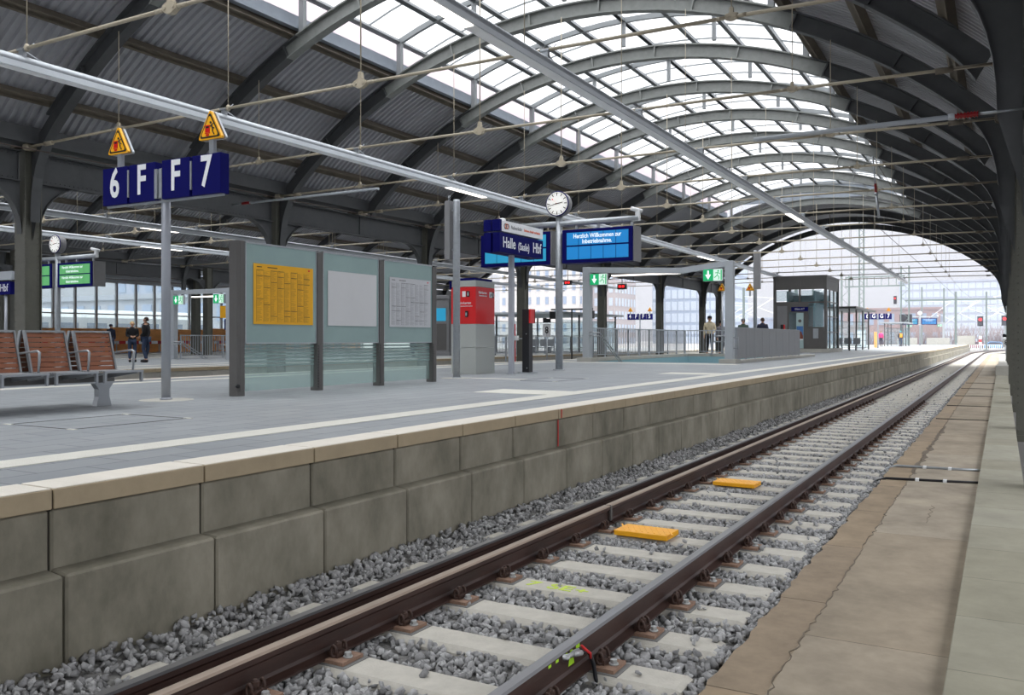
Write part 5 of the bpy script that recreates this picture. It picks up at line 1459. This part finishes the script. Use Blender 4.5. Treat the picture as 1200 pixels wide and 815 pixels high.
# ============================================================ BEYOND THE HALL
def block(name, x0, x1, y0, y1, z0, z1, wall, lab, nx, nz, wmat, face='y', ww=.5, wh=.6, ridge=False):
    t = thing(name, lab, 'building', (x0, y0, z0)); W, D, H = x1 - x0, y1 - y0, z1 - z0
    b = MB(); b.box(0, W, 0, D, 0, H); b.box(-.3, W + .3, -.3, D + .3, H, H + .5); b.build('walls', wall, t)
    dx, dz = W / nx, H / nz
    P = []
    for k in reversed(range(nz)):
        cz_ = (k + .5) * dz
        for i in range(nx): P.append(((i + .5) * dx, 0, cz_, 0))
        m = int(D / dx)
        for i in range(m): P.append((W, (i + .5) * D / max(m, 1), cz_, pi / 2))
    b = MB(); b.box(-dx * ww / 2, dx * ww / 2, -.12, .02, -dz * wh / 2, dz * wh / 2); wm = b.mesh('window', wmat)
    for (px_, py_, pz_, rz) in P[:100]:
        o = bpy.data.objects.new('window', wm); C.objects.link(o); o.parent = t; o.location = (px_, py_, pz_); o.rotation_euler = (0, 0, rz)
    if len(P) > 100:
        b = MB()
        for (px_, py_, pz_, rz) in P[100:]:
            if rz: b.box(px_ - .02, px_ + .12, py_ - dx * ww / 2, py_ + dx * ww / 2, pz_ - dz * wh / 2, pz_ + dz * wh / 2)
            else: b.box(px_ - dx * ww / 2, px_ + dx * ww / 2, -.12, .02, pz_ - dz * wh / 2, pz_ + dz * wh / 2)
        o = b.build('window', wmat, t); o['kind'] = 'stuff'
for n, c_ in dict(facade_cream=(196, 192, 190), facade_brown=(160, 150, 150), facade_glass=(140, 156, 178), window_blue=(132, 148, 172), window_pale=(176, 188, 204), facade_hazed=(150, 158, 176), brickred=(142, 116, 112), mast=(118, 132, 128), hedge=(126, 104, 96), snowroof=(150, 154, 162)).items():  # far colours paled slightly towards lavender, painting distance haze into them
    M[n] = mat(n, srgb(*c_), 0.7, var=0.05, scale=.6)
block('office_building', -96, -77, 165, 185, -1, 22, 'facade_cream', 'cream office block with rows of windows beyond the left hall', 9, 8, 'window_blue', ww=.35, wh=.55)
block('tower_building', -76, -71, 170, 182, -1, 24, 'facade_brown', 'narrow brownish tower block between two larger buildings', 3, 9, 'window_pale')
block('glass_building', -70, -52, 190, 205, -1, 23, 'facade_glass', 'blue glass office building seen through the stair portal', 12, 9, 'window_pale', ww=.8, wh=.75)
block('grid_building', -26, 6, 275, 300, -1, 17, 'facade_hazed', 'long pale blue gridded building behind the signals at right', 18, 8, 'window_pale', ww=.86, wh=.7)
block('low_building', -62, -34, 230, 240, -1, 6, 'facade_hazed', 'long low pale building behind the distant signs', 16, 2, 'window_blue')
block('brick_building', -34, -12, 215, 228, -1, 7.5, 'brickred', 'low brick red building far behind the platform end', 10, 2, 'window_blue')
block('station_shed', -95, -62, 60, 75, -1, 5.0, 'snowroof', 'pale low building behind the glass wall at far left', 12, 2, 'window_blue')
block('old_house', -130, -100, 95, 115, -1, 11, 'facade_hazed', 'grey building with a painted haze tint far behind the glass wall', 9, 4, 'window_blue')
# white train standing behind the glass wall
t = thing('white_train', 'white railway carriage standing behind the glass wall at left', 'train', (-60, 30, -.6))
b = MB(); b.prism([(-1.4, .5), (1.4, .5), (1.45, 1.4), (1.4, 3.0), (1.0, 3.6), (-1.0, 3.6), (-1.4, 3.0), (-1.45, 1.4)], 'y', 0, 22); b.build('body', 'white', t)
for k in range(9):
    b = MB(); b.box(1.40, 1.47, 1.2 + k * 2.3, 2.8 + k * 2.3, 1.7, 2.6); b.build('window', 'window_blue', t)
b = MB(); b.box(-1.2, 1.2, 2, 5, 0, .6); b.box(-1.2, 1.2, 17, 20, 0, .6); b.build('bogie', 'darkgrey', t)
# orange hoarding
for i in range(16):
    y = 22 + i * 2.6
    b = MB(); b.box(-.04, .04, 0, 2.56, 0, 1.62 + .1 * ((i * 7) % 3 == 0)); b.box(.04, .1, .3, .4, 0, 1.5); b.box(.04, .1, 2.1, 2.2, 0, 1.5)
    tag(b.build('hoarding_board', 'ply', loc=(-52, y, -.11)), 'orange plywood hoarding panel in front of the glass wall at left', 'hoarding', 'orange plywood hoarding panels')
for i in range(10):
    t = thing('barrier_board', 'red and white striped barrier board in front of the orange hoarding', 'barrier', (-50.5, 24 + i * 4.2, -.11), 0, 'striped barrier boards')
    b = MB(); 
    for k in range(8): b.box(-.02, .02, k * .5, (k + 1) * .5, .6, .8, k % 2)
    b.build('board', ['white', 'red_paint'], t)
    b = MB(); b.box(-.2, .2, .3, .36, 0, .06); b.box(-.02, .02, .3, .36, 0, .8); b.box(-.2, .2, 3.6, 3.66, 0, .06); b.box(-.02, .02, 3.6, 3.66, 0, .8); b.build('feet', 'galv', t)
# catenary masts and gantries
def lattice(b, x, y, z0, z1, w_):
    for sx_ in (-1, 1):
        for sy_ in (-1, 1): b.box(x + sx_ * w_ - .05, x + sx_ * w_ + .05, y + sy_ * w_ - .05, y + sy_ * w_ + .05, z0, z1)
    z = z0; s_ = 1
    while z < z1 - w_ * 2:
        b.tube((x - s_ * w_, y - w_, z), (x + s_ * w_, y - w_, z + w_ * 2), .03, 4); b.tube((x + w_, y - s_ * w_, z), (x + w_, y + s_ * w_, z + w_ * 2), .03, 4); z += w_ * 2; s_ = -s_
def mast(x, y, h, lab, w_=.14, arm=None):
    t = thing('catenary_mast', lab, 'mast', (x, y, -1.1))
    b = MB(); b.box(-w_, w_, -w_, -w_ + .04, 0, h); b.box(-w_, w_, w_ - .04, w_, 0, h); b.box(-.02, .02, -w_, w_, 0, h); b.box(-.4, .4, -.4, .4, -.1, .3); b.build('post', 'mast', t)
    if arm:
        b = MB(); dx, z1, z2 = arm; b.tube((0, 0, z1), (dx, 0, z2), .05, 6); b.tube((0, 0, z2 + .3), (dx, 0, z2), .03, 6); b.tube((dx * .5, 0, z1 + (z2 - z1) * .5), (dx * 1.15, 0, z1 + .2), .03, 6); b.build('cantilever', 'white', t)
t = thing('signal_gantry', 'green lattice gantry bridging the tracks beyond the lift', 'gantry', (-17.5, 118, -1.1))
b = MB(); lattice(b, 0, 0, 0, 10, .45); b.build('left_mast', 'mast', t)
b = MB(); lattice(b, 7.0, 0, 0, 11, .45); b.build('right_mast', 'mast', t)
b = MB()
for z in (8.6, 9.8): b.box(0, 7, -.08, .08, z - .08, z + .08)
for k in range(9): b.box(k * .85, k * .85 + .08, -.04, .04, 8.6, 9.8)
b.build('truss', 'mast', t)
b = MB(); b.box(7, 26, -.08, .08, 6.6, 6.8); b.build('side_beam', 'mast', t)
b = MB(); b.box(5.7, 6.05, -.2, .1, 6.3, 7.3, 0); b.tube((5.87, -.25, 7.0), (5.87, -.2, 7.0), .12, 10, mi=1); b.build('signal_head', ['black', 'red_light'], t)
b = MB(); b.box(6.4, 7.8, -.3, .2, 3.8, 5.0); b.build('hanging_box', 'black', t)
t = thing('lattice_mast', 'tall thin lattice mast with lamps left of the green gantry', 'mast', (-14.5, 110, -1.1))
b = MB(); lattice(b, 0, 0, 0, 16, .25); b.build('mast', 'mast', t)
b = MB(); b.path([(-1, 0, 12.6), (-.6, 0, 12.2), (0, 0, 12.4), (.6, 0, 12.2), (1, 0, 12.6)], .05, 6); b.build('lamp_arm', 'galv', t)
MS = [(-5.6, 135, 8.5, (3, 5.2, 7.2)), (-2.2, 158, 9.5, (3.6, 5, 8)), (1.5, 170, 10, (-4, 5.2, 7.6)), (-9.0, 172, 11, (5, 4.5, 8.5)), (2.4, 128, 8.2, (-3.4, 5.2, 7.4)), (-13.5, 185, 12, (5, 5, 9)), (0.6, 205, 13, None), (-31, 120, 9, (4, 5, 7.5)), (-38, 140, 10, (4, 5, 7.5)), (-24, 132, 9.5, (-4, 5, 7.5)), (-46, 160, 11, (5, 5, 8)), (-19, 95, 8.5, (3.4, 5.5, 7.4))]
for i, (x, y, h, arm) in enumerate(MS):
    mast(x, y, h, '%s of the grey green catenary masts outside, %.0f metres high with pale arms' % (ORD[i], h) if arm else 'tall plain grey green mast without arms far outside', arm=arm)
# signals at the end of the track
for x, y, lab in ((-2.9, 150, 'left red railway signal at the end of the near track'), (.3, 146, 'right red railway signal close to the column row')):
    t = thing('railway_signal', lab, 'signal', (x, y, -1.1))
    b = MB(); b.box(-.08, .08, -.08, .08, 0, 3.9); b.build('post', 'galv', t)
    b = MB(); b.box(-.4, .4, -.15, .1, 3.9, 5.4); b.build('head', 'black', t)
    b = MB(); b.tube((0, -.22, 4.9), (0, -.15, 4.9), .24, 14); b.build('red_lamp', 'red_light', t)
    b = MB(); b.box(-.2, .2, -.12, -.08, 1.0, 2.4, 0); b.box(-.2, .2, -.125, -.12, 1.5, 1.9, 1); b.build('mast_sign', ['white', 'red_paint'], t)
# white fence and small cars beyond
t = thing('white_fence', 'low white fence across the end of the track', 'fence', (-5, 172, -1.1))
b = MB(); b.box(0, 9, -.04, .04, .9, 1.0); b.box(0, 9, -.04, .04, .2, .3); b.build('fence_rails', 'white', t)
b = MB()
for k in range(30): b.box(k * .3, k * .3 + .12, -.05, .05, 0, 1.0)
b.build('pickets', 'white', t)
def car(x, y, rz, m, lab):
    t = thing('car', lab, 'car', (x, y, -1.1), rz)
    b = MB(); b.prism([(-2.1, .3), (2.1, .3), (2.15, .75), (1.4, .95), (.7, 1.42), (-1.1, 1.45), (-1.9, .95), (-2.15, .8)], 'y', -.85, .85); b.build('body', m, t, bevel=.08)
    b = MB(); b.prism([(1.15, .98), (.62, 1.36), (-1.02, 1.38), (-1.55, .98)], 'y', -.87, .87); b.build('windows', 'black', t)
    for sx_ in (-1.3, 1.3):
        for sy_ in (-.8, .8):
            b = MB(); b.tube((sx_, sy_ - .1, .32), (sx_, sy_ + .1, .32), .32, 16); b.build('wheel', 'shoem', t)
M['carblue'] = mat('car_light_blue', srgb(60, 150, 220), 0.3); M['carred'] = mat('car_dull_red', srgb(150, 60, 80), 0.3)
car(-1.0, 190, 0, 'carblue', 'small light blue car parked beyond the end of the track'); car(-4.6, 193, 0, 'carred', 'small dull red car parked left of the blue one')
# bare bushes behind the tracks
def bush(x, y, w_, h, lab):
    t = thing('bare_bush', lab, 'bush', (x, y, -1.1)); rnd = random.Random(int(x * 7 + y)); b = MB()
    for k in range(150):
        x0 = rnd.uniform(-w_ / 2, w_ / 2); a = rnd.uniform(-.6, .6); L = h * rnd.uniform(.5, 1)
        p1 = (x0 + L * .4 * sin(a), rnd.uniform(-1, 1), L * .5); p2 = (x0 + L * .8 * sin(a + rnd.uniform(-.3, .3)), rnd.uniform(-1.5, 1.5), L)
        b.path([(x0, 0, 0), p1, p2], [.06, .04, .015], 4)
    b.build('branches', 'hedge', t)
for i, (x, y) in enumerate(((-16, 206), (-10, 205), (-4, 206), (2, 207), (-24, 205))):
    bush(x, y, 8, 5.5, '%s bare brown thicket behind the signals' % ['second', 'third', 'fourth', 'fifth', 'leftmost'][i])

# ---- thin winter haze in the open air beyond the hall
m = bpy.data.materials.new('winter_haze'); m.use_nodes = True; t = m.node_tree; t.nodes.clear()
o_ = t.nodes.new('ShaderNodeOutputMaterial'); v_ = t.nodes.new('ShaderNodeVolumeScatter')
v_.inputs['Color'].default_value = (0.60, 0.61, 0.74, 1); v_.inputs['Density'].default_value = 0.0024; v_.inputs['Anisotropy'].default_value = 0.3
t.links.new(v_.outputs[0], o_.inputs['Volume']); M['haze'] = m
b = MB(); b.box(-200, 120, 66.5, 430, -1.0, 60); tag(b.build('winter_haze', 'haze'), 'pale lavender winter haze over the yard beyond the hall', 'haze', kind='stuff')
